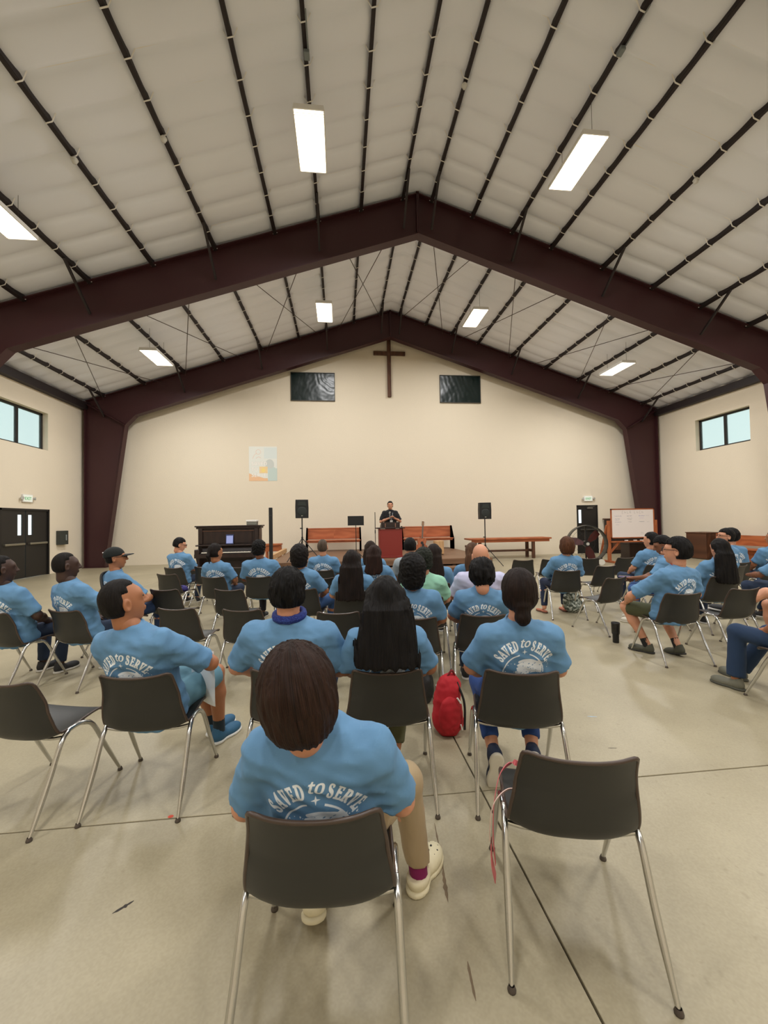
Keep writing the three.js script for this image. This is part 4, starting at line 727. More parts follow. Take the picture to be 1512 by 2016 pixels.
person({ seat: 'C45', det: 2, s: 0.95, seed: 27, label: 'woman with long straight black hair at right', skin: 'light', hair: { style: 'long', color: 0x0f0d0d, len: 0.44, w0: 0.092, w1: 0.15, seed: 14, back: 0.085 } });
person({ seat: 'C51', det: 2, s: 1.05, seed: 28, lean: 4, label: 'man with glasses in profile facing left, far right group', skin: 'light', glasses: true, face: true, head: { yaw: 52, pitch: 4 }, hair: { style: 'short', color: BLACK, thick: 0.016, nape: -0.075 } });
person({ seat: 'C46', det: 3, s: 1.03, seed: 29, lean: 5, label: 'dark-haired person behind the man with glasses at right', skin: 'light', head: { yaw: 50 }, hair: { style: 'short', color: BLACK, thick: 0.022, nape: -0.09, coverEars: true } });
person({ seat: 'C42', det: 3, s: 1.0, seed: 30, label: 'person whose black hair shows above the man looking down', skin: 'light', head: { yaw: 20 }, hair: { style: 'short', color: BLACK, thick: 0.016 } });
person({ seat: 'C48', det: 2, s: 1.0, seed: 31, label: 'person in dark jeans and grey shoes cut by the right edge', skin: 'tan', pants: { color: 0x1d3350, cuff: 0.07 }, shoes: 0x6b6a5c, sole: 0x4a4a40, hair: { style: 'short', color: BLACK }, legs: { L: [[-0.17, 0.52, -0.42], [-0.2, 0.085, -0.42], 12, 0], R: [[0.12, 0.5, -0.38], [0.05, 0.085, -0.6]] } });
person({ seat: 'C50', det: 2, s: 1.0, seed: 32, lean: 4, label: 'person in shorts with a bare knee at the right edge', skin: 'light', hair: { style: 'short', color: BLACK, thick: 0.018 }, pants: { color: 0x1a1a1e, short: 0.8 }, legs: { L: [[-0.1, 0.68, -0.46], [-0.06, 0.5, -0.78], 0, 10] } });

person({ seat: 'C52', det: 3, s: 1.0, seed: 33, label: 'woman with thick dark hair near the right edge, behind the glasses man', skin: 'tan', head: { yaw: 30 }, hair: { style: 'long', color: 0x0f0c0b, len: 0.28, w0: 0.1, w1: 0.13, seed: 21 } });
person({ seat: 'C53', det: 3, s: 1.0, seed: 34, label: 'dark-haired person cut by the right edge above the bare knee', skin: 'brown', head: { yaw: 30, pitch: -10 }, hair: { style: 'curly', color: 0x0d0b0a, curl: 0.02, seed: 22 }, arms: { L: [[-0.26, 0.7, -0.1], [-0.12, 0.66, -0.36], 'rest'] } });
{ // neckerchief, shoulder strap
  const g = new THREE.TorusGeometry(0.082, 0.02, 10, 36).rotateX(Math.PI / 2), p = g.attributes.position;
  for (let i = 0; i < p.count; i++) p.setY(i, p.getY(i) * 1.25 + 0.006 * N3(p.getX(i) * 60, p.getY(i) * 60, p.getZ(i) * 60));
  g.computeVertexNormals(); g.translate(0, 0.618, 0.0).applyMatrix4(kerchiefMan.T);
  part('neckerchief', g, cached('kerchief', () => withMap(dataTex(128, (u, v) => (tileNoise(u, v, 22, 3) > 0.2 ? [70, 110, 190] : [18, 34, 110])), 4, 0.8)), kerchiefMan.root);
  const st = tube([[-0.13, 0.575, -0.02], [-0.11, 0.57, 0.1], [-0.02, 0.42, 0.155], [0.08, 0.25, 0.16], [0.15, 0.1, 0.14]], 0.016, 30, 8).applyMatrix4(capMan.T);
  part('shoulder_strap', st, M.black, capMan.root, 'black strap across the back');
}

{ // neck cords and the things held in the hands
  const cord = (who, color, name) => part(name, new THREE.TorusGeometry(0.08, 0.0045, 8, 36).rotateX(Math.PI / 2 + 0.3).translate(0, 0.607, 0.0).applyMatrix4(who.T), std(color, 0.6), who.root);
  cord(bigMan, 0x9c2a1e, 'lanyard');
  const held = (who, p, name, label, cat, parts) => { who.root.updateMatrixWorld(true); const w = V(...p).applyMatrix4(who.root.matrixWorld), t = thing(name, label, cat, w.toArray(), who.root.rotation.y); for (const [n, g, m] of parts) part(n, g, m, t); };
  held(phoneMan, [0.0, 0.67, -0.48], 'phone', 'phone in a pale purple case held by the young man looking down', 'phone', [['phone_case', rbox(0.078, 0.012, 0.155, 0, 0, 0, 0.006), std(0xa48fc4, 0.5)], ['phone_screen', box(0.07, 0.003, 0.145, 0, 0.0075, 0), std(0x16161a, 0.2)]]);
  held(bookMan, [0.07, 0.68, -0.46], 'booklet', 'small white booklet held by the man with glasses at left', 'booklet', [['page', rbox(0.13, 0.006, 0.18, -0.07, 0, 0, 0.002), M.white], ['page', rbox(0.13, 0.006, 0.18, 0.07, 0, 0, 0.002), M.white]]);
}
// ---------------------------------------------------------------- far wall
const mapMat = (tex, rep, r = 0.55) => withMap(tex, rep, r);
const redWood = woodTex([196, 116, 74], [158, 84, 50], 6), brownWood = woodTex([104, 66, 42], [70, 42, 26], 7), stageWood = woodTex([134, 100, 74], [104, 76, 54], 8), paleWood = woodTex([214, 176, 128], [192, 150, 104], 7), orangeWood = woodTex([190, 110, 62], [150, 78, 42], 6), darkWood = woodTex([48, 30, 24], [30, 18, 15], 7);
const W_ = { red: mapMat(redWood, 1.2), brown: mapMat(brownWood, 1.2), stage: mapMat(stageWood, 0.9, 0.5), pale: mapMat(paleWood, 1.5), orange: mapMat(orangeWood, 1.3), dark: mapMat(darkWood, 1.2, 0.4), maroon: std(0x84271f, 0.45) };
const wuv = (g, a = 'xy') => worldUV(g, a, 0.6);
{
  const c = thing('wall_cross', 'tall dark brown wooden cross high on the far wall', 'cross', [-0.01, 6.82, -17.0]);
  part('upright', wuv(rbox(0.155, 2.55, 0.1, 0, 1.275, 0, 0.008)), W_.brown, c); part('crossbar', wuv(rbox(1.35, 0.165, 0.08, 0.02, 1.84, 0.012, 0.008)), W_.brown, c);
  const plastic = new THREE.MeshStandardMaterial({ color: 0x10201d, roughness: 0.3 });
  for (const [x0, x1, ya, yb, lab, sd, swirl] of [[-4.11, -2.3, 6.61, 7.79, 'window covered in wrinkled black plastic left of the cross', 1, 1], [2.17, 3.97, 6.61, 7.8, 'window covered in black plastic right of the cross', 9, 0.25]]) {
    const t = thing('covered_window', lab, 'window', [(x0 + x1) / 2, ya, -17.06]), w = x1 - x0, h = yb - ya;
    const g = new THREE.PlaneGeometry(w - 0.04, h - 0.04, 60, 40), p = g.attributes.position;
    for (let i = 0; i < p.count; i++) { const x = p.getX(i), y = p.getY(i), d = Math.hypot(x - 0.9, y - 0.55); p.setZ(i, 0.03 + 0.008 * N3(x * 3 + sd, y * 3, 0) + 0.003 * N3(x * 9, y * 7 + sd, 2) + swirl * 0.0035 * Math.sin(d * 38 + 2 * N3(x * 3, y * 3, 4)) * Math.exp(-Math.pow((d - 0.6) * 4, 2)) + (1 - swirl) * 0.002 * Math.sin((x + y * 0.35) * 30 + 3 * N3(x * 2, y * 2, 8))); }
    g.computeVertexNormals(); g.translate(0, h / 2, 0);
    part('plastic_sheet', g, plastic, t);
    part('window_frame', merge([box(w, 0.025, 0.06, 0, 0.012, 0.03), box(w, 0.025, 0.06, 0, h - 0.012, 0.03), box(0.025, h, 0.06, -w / 2 + 0.012, h / 2, 0.03), box(0.025, h, 0.06, w / 2 - 0.012, h / 2, 0.03)]), std(0x3b3a33, 0.5), t);
  }
  { // projector image painted on a thin matte panel, its light put into the colour
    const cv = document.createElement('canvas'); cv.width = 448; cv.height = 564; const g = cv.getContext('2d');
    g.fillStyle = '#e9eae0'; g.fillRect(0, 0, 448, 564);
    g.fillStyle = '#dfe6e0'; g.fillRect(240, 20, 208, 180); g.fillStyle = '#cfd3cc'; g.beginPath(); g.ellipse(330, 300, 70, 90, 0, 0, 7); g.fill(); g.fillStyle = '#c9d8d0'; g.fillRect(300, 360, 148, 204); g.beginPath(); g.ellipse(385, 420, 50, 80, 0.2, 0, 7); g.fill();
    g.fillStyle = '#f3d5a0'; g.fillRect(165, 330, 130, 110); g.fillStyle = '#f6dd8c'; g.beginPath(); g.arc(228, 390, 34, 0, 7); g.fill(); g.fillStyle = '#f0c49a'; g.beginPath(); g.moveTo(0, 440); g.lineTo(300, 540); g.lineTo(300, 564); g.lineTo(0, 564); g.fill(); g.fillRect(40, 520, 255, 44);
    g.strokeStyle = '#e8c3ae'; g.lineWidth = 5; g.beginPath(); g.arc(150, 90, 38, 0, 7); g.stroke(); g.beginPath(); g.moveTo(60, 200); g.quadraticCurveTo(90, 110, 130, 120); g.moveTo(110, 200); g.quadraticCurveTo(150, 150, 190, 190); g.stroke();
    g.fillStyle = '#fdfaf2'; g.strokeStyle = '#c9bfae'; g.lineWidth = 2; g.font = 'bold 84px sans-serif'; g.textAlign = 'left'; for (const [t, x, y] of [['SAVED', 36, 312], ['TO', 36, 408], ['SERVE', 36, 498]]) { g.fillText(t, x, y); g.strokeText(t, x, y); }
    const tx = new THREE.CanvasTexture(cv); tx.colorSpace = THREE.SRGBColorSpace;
    const t = thing('painted_projection', 'pale panel painted as a projected picture reading SAVED TO SERVE on the far wall', 'picture', [-5.26, 3.3, -17.055]);
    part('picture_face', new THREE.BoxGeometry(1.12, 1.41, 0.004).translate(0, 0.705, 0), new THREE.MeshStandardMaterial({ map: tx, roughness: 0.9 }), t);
  }
  const exitTex = (() => { const cv = document.createElement('canvas'); cv.width = 256; cv.height = 144; const g = cv.getContext('2d'); g.fillStyle = '#e6ece0'; g.fillRect(0, 0, 256, 144); g.fillStyle = '#2fa05a'; g.font = 'bold 92px sans-serif'; g.textAlign = 'center'; g.textBaseline = 'middle'; g.fillText('EXIT', 128, 76); const t = new THREE.CanvasTexture(cv); t.colorSpace = THREE.SRGBColorSpace; return t; })();
  const exitSign = (pos, turn, label) => { const t = thing('exit_sign', label, 'exit sign', pos, turn);
    part('sign_box', rbox(0.4, 0.24, 0.06, 0, 0.12, 0.03, 0.012), M.white, t); part('sign_face', new THREE.PlaneGeometry(0.36, 0.2).translate(0, 0.12, 0.062), new THREE.MeshStandardMaterial({ map: exitTex, emissiveMap: exitTex, emissive: 0xffffff, emissiveIntensity: 0.25, roughness: 0.5 }), t);
    for (const s of [-1, 1]) part('emergency_lamp', merge([bar([s * 0.24, 0.12, 0.04], [s * 0.27, 0.12, 0.1], 0.035, 0.05, 12)]), std(0xb8b6ae, 0.5), t); };
  exitSign([8.785, 2.3, ROOM.far], 0, 'green lettered exit sign above the single door on the far wall');
  exitSign([-ROOM.x, 2.35, -13.75], Math.PI / 2, 'green lettered exit sign above the double doors at left');
  { const t = thing('wall_box', 'dark metal box on the left wall beside the double doors', 'wall box', [-ROOM.x, 0.95, -15.3], Math.PI / 2);
    part('housing', rbox(0.42, 0.48, 0.14, 0, 0.24, 0.07, 0.01), std(0x3a3d38, 0.5), t); part('lever', rbox(0.04, 0.2, 0.03, 0.07, 0.24, 0.155, 0.01), std(0xa8b0b0, 0.35, { metalness: 0.5 }), t); }
}
// ---------------------------------------------------------------- stage and what stands on it
{
  const ST = 0.42;
  const st = thing('stage_platform', 'low brown wooden stage along the far wall', 'stage', [0, 0, 0]);
  const x0 = -4.2, x1 = 2.42, zf = -12.0, zb = -17.0;
  for (let z = zf, k = 0; z > zb + 0.05; z -= 0.24, k++) part('deck_board', wuv(box(x1 - x0, 0.03, 0.234, (x0 + x1) / 2, ST - 0.015, z - 0.12).translate(0, 0, 0), 'zx'), W_.stage, st);
  part('front_board', wuv(box(x1 - x0, 0.13, 0.03, (x0 + x1) / 2, ST - 0.095, zf + 0.006), 'yx'), W_.stage, st);
  for (const x of [x0 + 0.02, x1 - 0.02]) part('side_board', wuv(box(0.03, ST - 0.03, zf - zb, x, (ST - 0.03) / 2, (zf + zb) / 2), 'yz'), W_.brown, st);
  part('back_riser', wuv(box(x1 - x0, ST - 0.16, 0.03, (x0 + x1) / 2, (ST - 0.16) / 2, zf - 0.5), 'yx'), W_.dark, st);
  for (let x = x0 + 0.1; x < x1; x += 1.07) part('support_post', box(0.09, ST - 0.03, 0.09, x, (ST - 0.03) / 2, zf - 0.08), W_.brown, st);
  const sp = thing('stage_step', 'long low wooden step in front of the stage', 'step', [(x0 + x1) / 2 + 0.3, 0, -11.72]);
  part('tread', wuv(box(5.2, 0.035, 0.4, 0, 0.2, 0), 'zx'), W_.stage, sp); part('riser', wuv(box(5.2, 0.185, 0.03, 0, 0.0925, 0.18), 'yx'), W_.brown, sp);
  for (const x of [-2.55, 0, 2.55]) part('support', box(0.05, 0.182, 0.33, x, 0.091, -0.02), W_.brown, sp);
  // pews
  const pew = (x, z, y, w, label, mat, mat2) => { const t = thing('wooden_pew', label, 'pew', [x, y, z]);
    part('backrest', wuv(beam([-w / 2, 0.68, -0.2], [w / 2, 0.68, -0.2], 0.03, 0.42).rotateX(0), 'yx'), mat, t); part('top_rail', wuv(rbox(w, 0.04, 0.06, 0, 0.9, -0.2, 0.01), 'yx'), mat, t);
    part('seat', wuv(rbox(w, 0.035, 0.42, 0, 0.43, 0.02, 0.01), 'zx'), mat, t); part('seat_skirt', wuv(box(w, 0.07, 0.02, 0, 0.385, 0.17), 'yx'), mat, t);
    for (const s of [-1, 1]) part('end_panel', wuv(extrude([[-0.24, 0], [0.22, 0], [0.22, 0.42], [0.1, 0.56], [-0.14, 0.93], [-0.24, 0.93]], 0.045, 0.006).rotateY(Math.PI / 2).scale(1, 1, -1).translate(s * w / 2 - 0.022, 0, 0), 'yz'), mat2, t);
    return t; };
  pew(-2.42, -16.25, ST, 2.1, 'reddish wooden pew on the stage left of the lectern', W_.red, W_.red);
  pew(1.34, -16.25, ST, 2.05, 'brown wooden pew on the stage right of the lectern', W_.red, W_.brown);
  { const t = thing('wooden_bench', 'low orange wooden bench right of the piano', 'bench', [-4.72, 0, -16.1]); part('seat', wuv(box(0.62, 0.06, 0.4, 0, 0.75, 0), 'zx'), W_.orange, t); part('apron', wuv(box(0.58, 0.22, 0.3, 0, 0.6, 0), 'yx'), W_.orange, t); for (const sx of [-1, 1]) for (const sz of [-1, 1]) part('leg', box(0.06, 0.72, 0.06, sx * 0.25, 0.36, sz * 0.13), W_.orange, t); }
  { const t = thing('side_rail', 'pale wooden rail along the left edge of the stage', 'rail', [-4.3, 0, -14.6]); part('rail_board', wuv(rbox(0.12, 0.16, 3.3, 0, 0.5, 0, 0.01), 'yz'), W_.pale, t); for (const z of [-1.4, 0, 1.4]) part('post', box(0.08, 0.42, 0.08, 0, 0.21, z), W_.pale, t); }
  { // lectern
    const t = thing('lectern', 'red mahogany lectern on the stage in front of the speaker', 'lectern', [-0.575, ST, -13.0]);
    part('front_panel', wuv(box(0.66, 0.88, 0.03, 0, 0.47, 0.24), 'xy'), W_.maroon, t);
    for (const s of [-1, 1]) part('side_panel', wuv(box(0.03, 0.9, 0.42, s * 0.345, 0.47, 0.035), 'zy'), W_.maroon, t);
    part('base', rbox(0.76, 0.06, 0.5, 0, 0.03, 0.03, 0.01), W_.maroon, t); part('inner_shelf', box(0.66, 0.02, 0.38, 0, 0.45, 0.03), W_.dark, t);
    part('top', rbox(0.9, 0.035, 0.56, 0, 0.935, 0.03, 0.01), W_.dark, t);
    const rest = part('reading_desk', extrude([[-0.24, 0], [0.2, 0], [0.2, 0.05], [-0.24, 0.16]], 0.58, 0.006).rotateY(Math.PI / 2).translate(-0.29, 0.955, 0.0).scale(1, 1, 1), W_.dark, t);
    for (const x of [-0.17, 0.15]) part('trim_strip', box(0.02, 0.12, 0.02, x, 1.02, 0.25), std(0x9b6d5a, 0.5), t);
  }
  { // music stand
    const t = thing('music_stand', 'black music stand with flat desk in front of the pew', 'music stand', [-1.66, ST, -13.0]);
    part('desk', rbox(0.51, 0.29, 0.02, 0, 1.19, 0.02, 0.008), M.black, t); part('ledge', box(0.51, 0.02, 0.06, 0, 1.045, 0.045), M.black, t); part('shaft', bar([0, 0.2, 0], [0, 1.1, 0], 0.012), M.darkMetal, t);
    for (let k = 0; k < 3; k++) part('leg', bar([0, 0.24, 0], [Math.cos(k * 2.094 + 0.5) * 0.26, 0.012, Math.sin(k * 2.094 + 0.5) * 0.26], 0.01), M.darkMetal, t);
  }
  { const t = thing('microphone_stand', 'thin straight microphone stand beside the lectern', 'microphone stand', [-1.07, ST, -12.7]); part('rod', bar([0, 0.02, 0], [0, 1.44, 0], 0.011), M.darkMetal, t); part('clutch', bar([0, 0.78, 0], [0, 0.88, 0], 0.017), M.darkMetal, t); part('round_base', lathe([[0, 0], [0.13, 0], [0.13, 0.015], [0.02, 0.035], [0, 0.035]]), M.darkMetal, t); }
  const loud = (pos, turn, label, h) => { // loudspeaker on tripod
    const s = thing('speaker_stand', label[0], 'speaker stand', pos, turn);
    part('pole', bar([0, 0.15, 0], [0, h, 0], 0.018), M.darkMetal, s); part('collar', bar([0, 0.62, 0], [0, 0.72, 0], 0.03), M.darkMetal, s); part('knob', bar([0.02, 0.98, 0], [-0.06, 0.98, 0.02], 0.018), M.darkMetal, s);
    for (let k = 0; k < 3; k++) { const a = k * 2.094 + 0.35; part('leg', bar([0.02 * Math.cos(a), 0.66, 0.02 * Math.sin(a)], [Math.cos(a) * 0.58, 0.012, Math.sin(a) * 0.58], 0.013), M.darkMetal, s); part('brace', bar([0, 0.2, 0], [Math.cos(a) * 0.32, 0.29, Math.sin(a) * 0.32], 0.009), M.darkMetal, s); }
    const b = thing('loudspeaker', label[1], 'loudspeaker', [pos[0], pos[1] + h, pos[2]], turn);
    part('cabinet', extrude([[-0.18, 0], [0.18, 0], [0.185, 0.3], [0.175, 0.53], [-0.175, 0.53], [-0.185, 0.3]], 0.3, 0.012).translate(0, 0, -0.15), M.black, b);
    part('grille', lathe([[0.0, 0.012], [0.1, 0.012], [0.135, 0.004], [0.14, 0]], 24).rotateX(Math.PI / 2).translate(0, 0.19, 0.163), std(0x1f2523, 0.5), b);
    part('horn', extrude([[-0.12, 0], [0.12, 0], [0.09, 0.12], [-0.09, 0.12]], 0.01, 0.004).translate(0, 0.36, 0.16), std(0x232a28, 0.4), b);
    part('badge', extrude([[-0.028, 0], [0.028, 0], [0, 0.036]], 0.004).translate(0, 0.05, 0.165), std(0xd8d4c4, 0.4), b); };
  loud([-3.3, ST, -12.55], 0.1, ['black tripod stand left of the stage pew, carrying a loudspeaker', 'black loudspeaker on the tripod left of the lectern'], 1.3);
  loud([2.72, 0, -13.4], -0.15, ['black tripod stand right of the stage, carrying a loudspeaker', 'black loudspeaker on the tripod right of the stage'], 1.6);
  { // guitar on a stand
    const t = thing('acoustic_guitar', 'light wood acoustic guitar standing upright on the stage', 'guitar', [0.62, ST, -13.95], 0); t.rotation.z = -0.1; t.rotation.x = -0.15;
    const s = new THREE.Shape(); s.moveTo(0, 0); s.bezierCurveTo(0.26, -0.02, 0.24, 0.22, 0.13, 0.26); s.bezierCurveTo(0.1, 0.3, 0.17, 0.36, 0.14, 0.43); s.bezierCurveTo(0.12, 0.49, 0.06, 0.5, 0, 0.5); s.bezierCurveTo(-0.06, 0.5, -0.12, 0.49, -0.14, 0.43); s.bezierCurveTo(-0.17, 0.36, -0.1, 0.3, -0.13, 0.26); s.bezierCurveTo(-0.24, 0.22, -0.26, -0.02, 0, 0);
    part('body', wuv(new THREE.ExtrudeGeometry(s, { depth: 0.09, bevelEnabled: true, bevelSize: 0.008, bevelThickness: 0.008, bevelSegments: 2 }).translate(0, 0.06, -0.05)), W_.orange, t);
    part('sound_hole', new THREE.CylinderGeometry(0.05, 0.05, 0.004, 20).rotateX(Math.PI / 2).translate(0, 0.38, 0.051), M.black, t); part('pickguard', new THREE.CylinderGeometry(0.06, 0.06, 0.004, 16).rotateX(Math.PI / 2).scale(0.7, 1.1, 1).translate(0.04, 0.3, 0.05), M.black, t);
    part('bridge', box(0.15, 0.03, 0.012, 0, 0.21, 0.055), W_.dark, t); part('neck', rbox(0.05, 0.46, 0.03, 0, 0.76, 0.045, 0.008), std(0x6b5a4c, 0.5), t); part('headstock', rbox(0.075, 0.16, 0.022, 0, 1.06, 0.035, 0.008), std(0x8a6a4a, 0.5), t);
    for (const sx of [-1, 1]) for (const y of [1.01, 1.06, 1.11]) part('tuning_peg', bar([sx * 0.04, y, 0.035], [sx * 0.06, y, 0.035], 0.007, 0.009, 8), M.chrome, t);
    const g = thing('guitar_stand', 'small black stand under the acoustic guitar', 'stand', [0.62, ST, -13.98]); part('upright', bar([0, 0.05, -0.1], [0, 0.6, -0.12], 0.01), M.black, g); part('yoke', tube([[-0.14, 0.06, 0.08], [-0.1, 0.055, -0.08], [0, 0.055, -0.1], [0.1, 0.055, -0.08], [0.14, 0.06, 0.08]], 0.009), M.black, g); for (const sx of [-1, 1]) part('leg', bar([0, 0.15, -0.1], [sx * 0.2, 0.01, 0.06], 0.009), M.black, g);
  }
  { const t = thing('cajon', 'pale wooden box drum standing on the stage', 'drum', [1.13, ST, -13.5]); part('box', wuv(rbox(0.3, 0.45, 0.3, 0, 0.245, 0, 0.02)), W_.pale, t); part('tapping_board', wuv(box(0.28, 0.43, 0.008, 0, 0.245, 0.152)), W_.pale, t); part('logo_plate', box(0.09, 0.03, 0.004, 0.01, 0.1, 0.158), W_.dark, t); for (const sx of [-1, 1]) for (const sz of [-1, 1]) part('foot', bar([sx * 0.11, 0, sz * 0.11], [sx * 0.11, 0.022, sz * 0.11], 0.015), M.black, t); }
}
{ // speaker at the lectern
  const sp = person({ seat: { x: -0.5, y: 0.42, z: -13.5, a: Math.PI + 0.12 }, stand: true, det: 1, s: 1.0, w: 1.12, fat: 1.15, lean: -2, pz: 0, label: 'man in a black T-shirt standing at the lectern with a microphone', skin: 'light', shirt: 0x16171b, face: true, neck: 1.1, head: { pitch: 4, yaw: -14 }, hair: { style: 'short', color: 0x14100e, thick: 0.012, nape: -0.06, temple: 0.02 }, pants: { color: 0x23242a }, arms: { L: [[-0.33, 1.14, -0.06], [-0.06, 1.26, -0.26], 'grip', [0.5, 0.5, -0.4]], R: [[0.33, 1.14, -0.06], [0.06, 1.26, -0.26], 'grip', [-0.5, 0.5, -0.4]] } });
  part('lanyard', tube([[-0.075, 1.5, 0.0], [-0.06, 1.42, -0.13], [0, 1.2, -0.165], [0.06, 1.42, -0.13], [0.075, 1.5, 0.0]], 0.006), clothMat(0xbcc3c8), sp.root); part('name_badge', rbox(0.09, 0.13, 0.006, 0, 1.12, -0.172, 0.003), M.white, sp.root);
  const m = thing('microphone', 'grey handheld microphone held by the standing speaker', 'microphone', [-0.55, 1.78, -13.19]); part('handle', bar([0, -0.14, 0.0], [0.01, 0.06, 0.0], 0.012, 0.017), std(0x8d8a84, 0.4), m); part('head_grille', new THREE.SphereGeometry(0.026, 14, 10).translate(0.012, 0.08, 0), std(0xb5b2aa, 0.4, { metalness: 0.6 }), m);
}
{ // piano on the floor left of the stage
  const t = thing('upright_piano', 'dark brown upright piano left of the stage', 'piano', [-5.07, 0, -11.2]), w = 1.56;
  part('case_body', wuv(box(w, 1.42, 0.36, 0, 0.76, -0.12)), W_.dark, t);
  part('lid', merge([rbox(w + 0.14, 0.035, 0.46, 0, 1.515, -0.1, 0.008), rbox(w + 0.08, 0.05, 0.42, 0, 1.475, -0.1, 0.015)]), W_.dark, t);
  part('music_panel', wuv(box(w - 0.34, 0.3, 0.02, -0.02, 1.22, 0.07)), W_.dark, t); for (const s of [-1, 1]) part('pilaster', rbox(0.1, 0.4, 0.05, s * (w / 2 - 0.07), 1.25, 0.08, 0.01), W_.dark, t);
  part('panel_moulding', box(w - 0.2, 0.02, 0.03, 0, 1.39, 0.075), W_.brown, t); part('fallboard_shelf', rbox(w + 0.04, 0.035, 0.2, 0, 1.02, 0.12, 0.008), W_.dark, t);
  part('key_bed', wuv(box(w, 0.1, 0.34, 0, 0.76, 0.2)), W_.dark, t); part('fallboard', box(w - 0.2, 0.18, 0.02, 0, 0.93, 0.09, 0, -0.3), W_.dark, t);
  const kb = part('keyboard', box(w - 0.28, 0.022, 0.15, 0, 0.82, 0.27), M.black, t);
  for (let i = 0; i < 52; i++) part('white_key', box(1.22 / 52 - 0.0015, 0.02, 0.15, -0.61 + (i + 0.5) * 1.22 / 52, 0.842, 0.275), std0('key', 0xe8e2d2), kb);
  for (let i = 0; i < 52; i++) if (![2, 6].includes(i % 7)) part('black_key', box(0.011, 0.016, 0.09, -0.61 + (i + 1) * 1.22 / 52, 0.858, 0.245), M.black, kb);
  for (const s of [-1, 1]) { part('key_block', rbox(0.12, 0.14, 0.34, s * (w / 2 - 0.06), 0.86, 0.2, 0.02), W_.dark, t); part('front_leg', lathe([[0.05, 0], [0.035, 0.06], [0.055, 0.3], [0.04, 0.6], [0.06, 0.71]], 14).translate(s * (w / 2 - 0.08), 0, 0.3), W_.dark, t); part('toe_block', rbox(0.12, 0.1, 0.5, s * (w / 2 - 0.08), 0.05, 0.12, 0.015), W_.dark, t); }
  part('lower_panel', wuv(box(w - 0.2, 0.5, 0.02, 0, 0.36, 0.07)), W_.dark, t); part('plinth', box(w, 0.12, 0.4, 0, 0.06, -0.1), W_.dark, t);
  for (const x of [-0.09, 0, 0.09]) part('pedal', rbox(0.03, 0.012, 0.1, x, 0.09, 0.14, 0.005), std0('brass', 0x9a7a3a), t);
  const tb = thing('tablet', 'glowing pale tablet leaning on the piano music panel', 'tablet', [-5.07 + 0.03, 1.04, -11.08]); tb.rotation.x = -0.12;
  part('tablet_case', rbox(0.2, 0.26, 0.012, 0, 0.13, 0, 0.008), std(0x24305a, 0.5), tb); part('screen', box(0.165, 0.2, 0.003, 0, 0.125, 0.0075), new THREE.MeshStandardMaterial({ color: 0x111111, emissive: 0xaab4e8, emissiveIntensity: 0.75, roughness: 0.3 }), tb);
  const pj = thing('paper_tray', 'white topped grey box on the right end of the piano', 'box', [-4.48, 1.5325, -11.2]); part('box_body', rbox(0.26, 0.09, 0.22, 0, 0.045, 0, 0.01), std(0x75756c, 0.6), pj); part('box_lid', rbox(0.28, 0.045, 0.24, 0.0, 0.1125, 0, 0.01), M.white, pj);
  const gc = thing('bass_drum', 'black bass drum standing on edge at the left end of the piano', 'drum', [-6.14, 0, -10.85], 0.5); part('drum_shell', new THREE.CylinderGeometry(0.33, 0.33, 0.3, 32, 1).rotateX(Math.PI / 2).translate(0, 0.34, 0), M.black, gc); for (const z of [-0.16, 0.16]) part('hoop', new THREE.TorusGeometry(0.335, 0.014, 8, 36).translate(0, 0.35, z), std0('hoop', 0xb9b2a2), gc); part('drum_head', new THREE.CylinderGeometry(0.31, 0.31, 0.004, 32).rotateX(Math.PI / 2).translate(0, 0.34, 0.153), std(0x15140f, 0.4), gc);
  const po = thing('column_speaker', 'slim black column loudspeaker between piano and stage', 'loudspeaker', [-4.0, 0, -11.2]); part('base_unit', rbox(0.3, 0.35, 0.35, 0, 0.175, 0, 0.02), M.black, po); part('column', rbox(0.09, 1.64, 0.09, 0, 1.17, 0, 0.01), M.black, po); part('joint_ring', box(0.094, 0.012, 0.094, 0, 1.78, 0), std(0x3a3a3a, 0.5), po);
}
function std0(key, c) { return cached(key, () => std(c, 0.5)); }
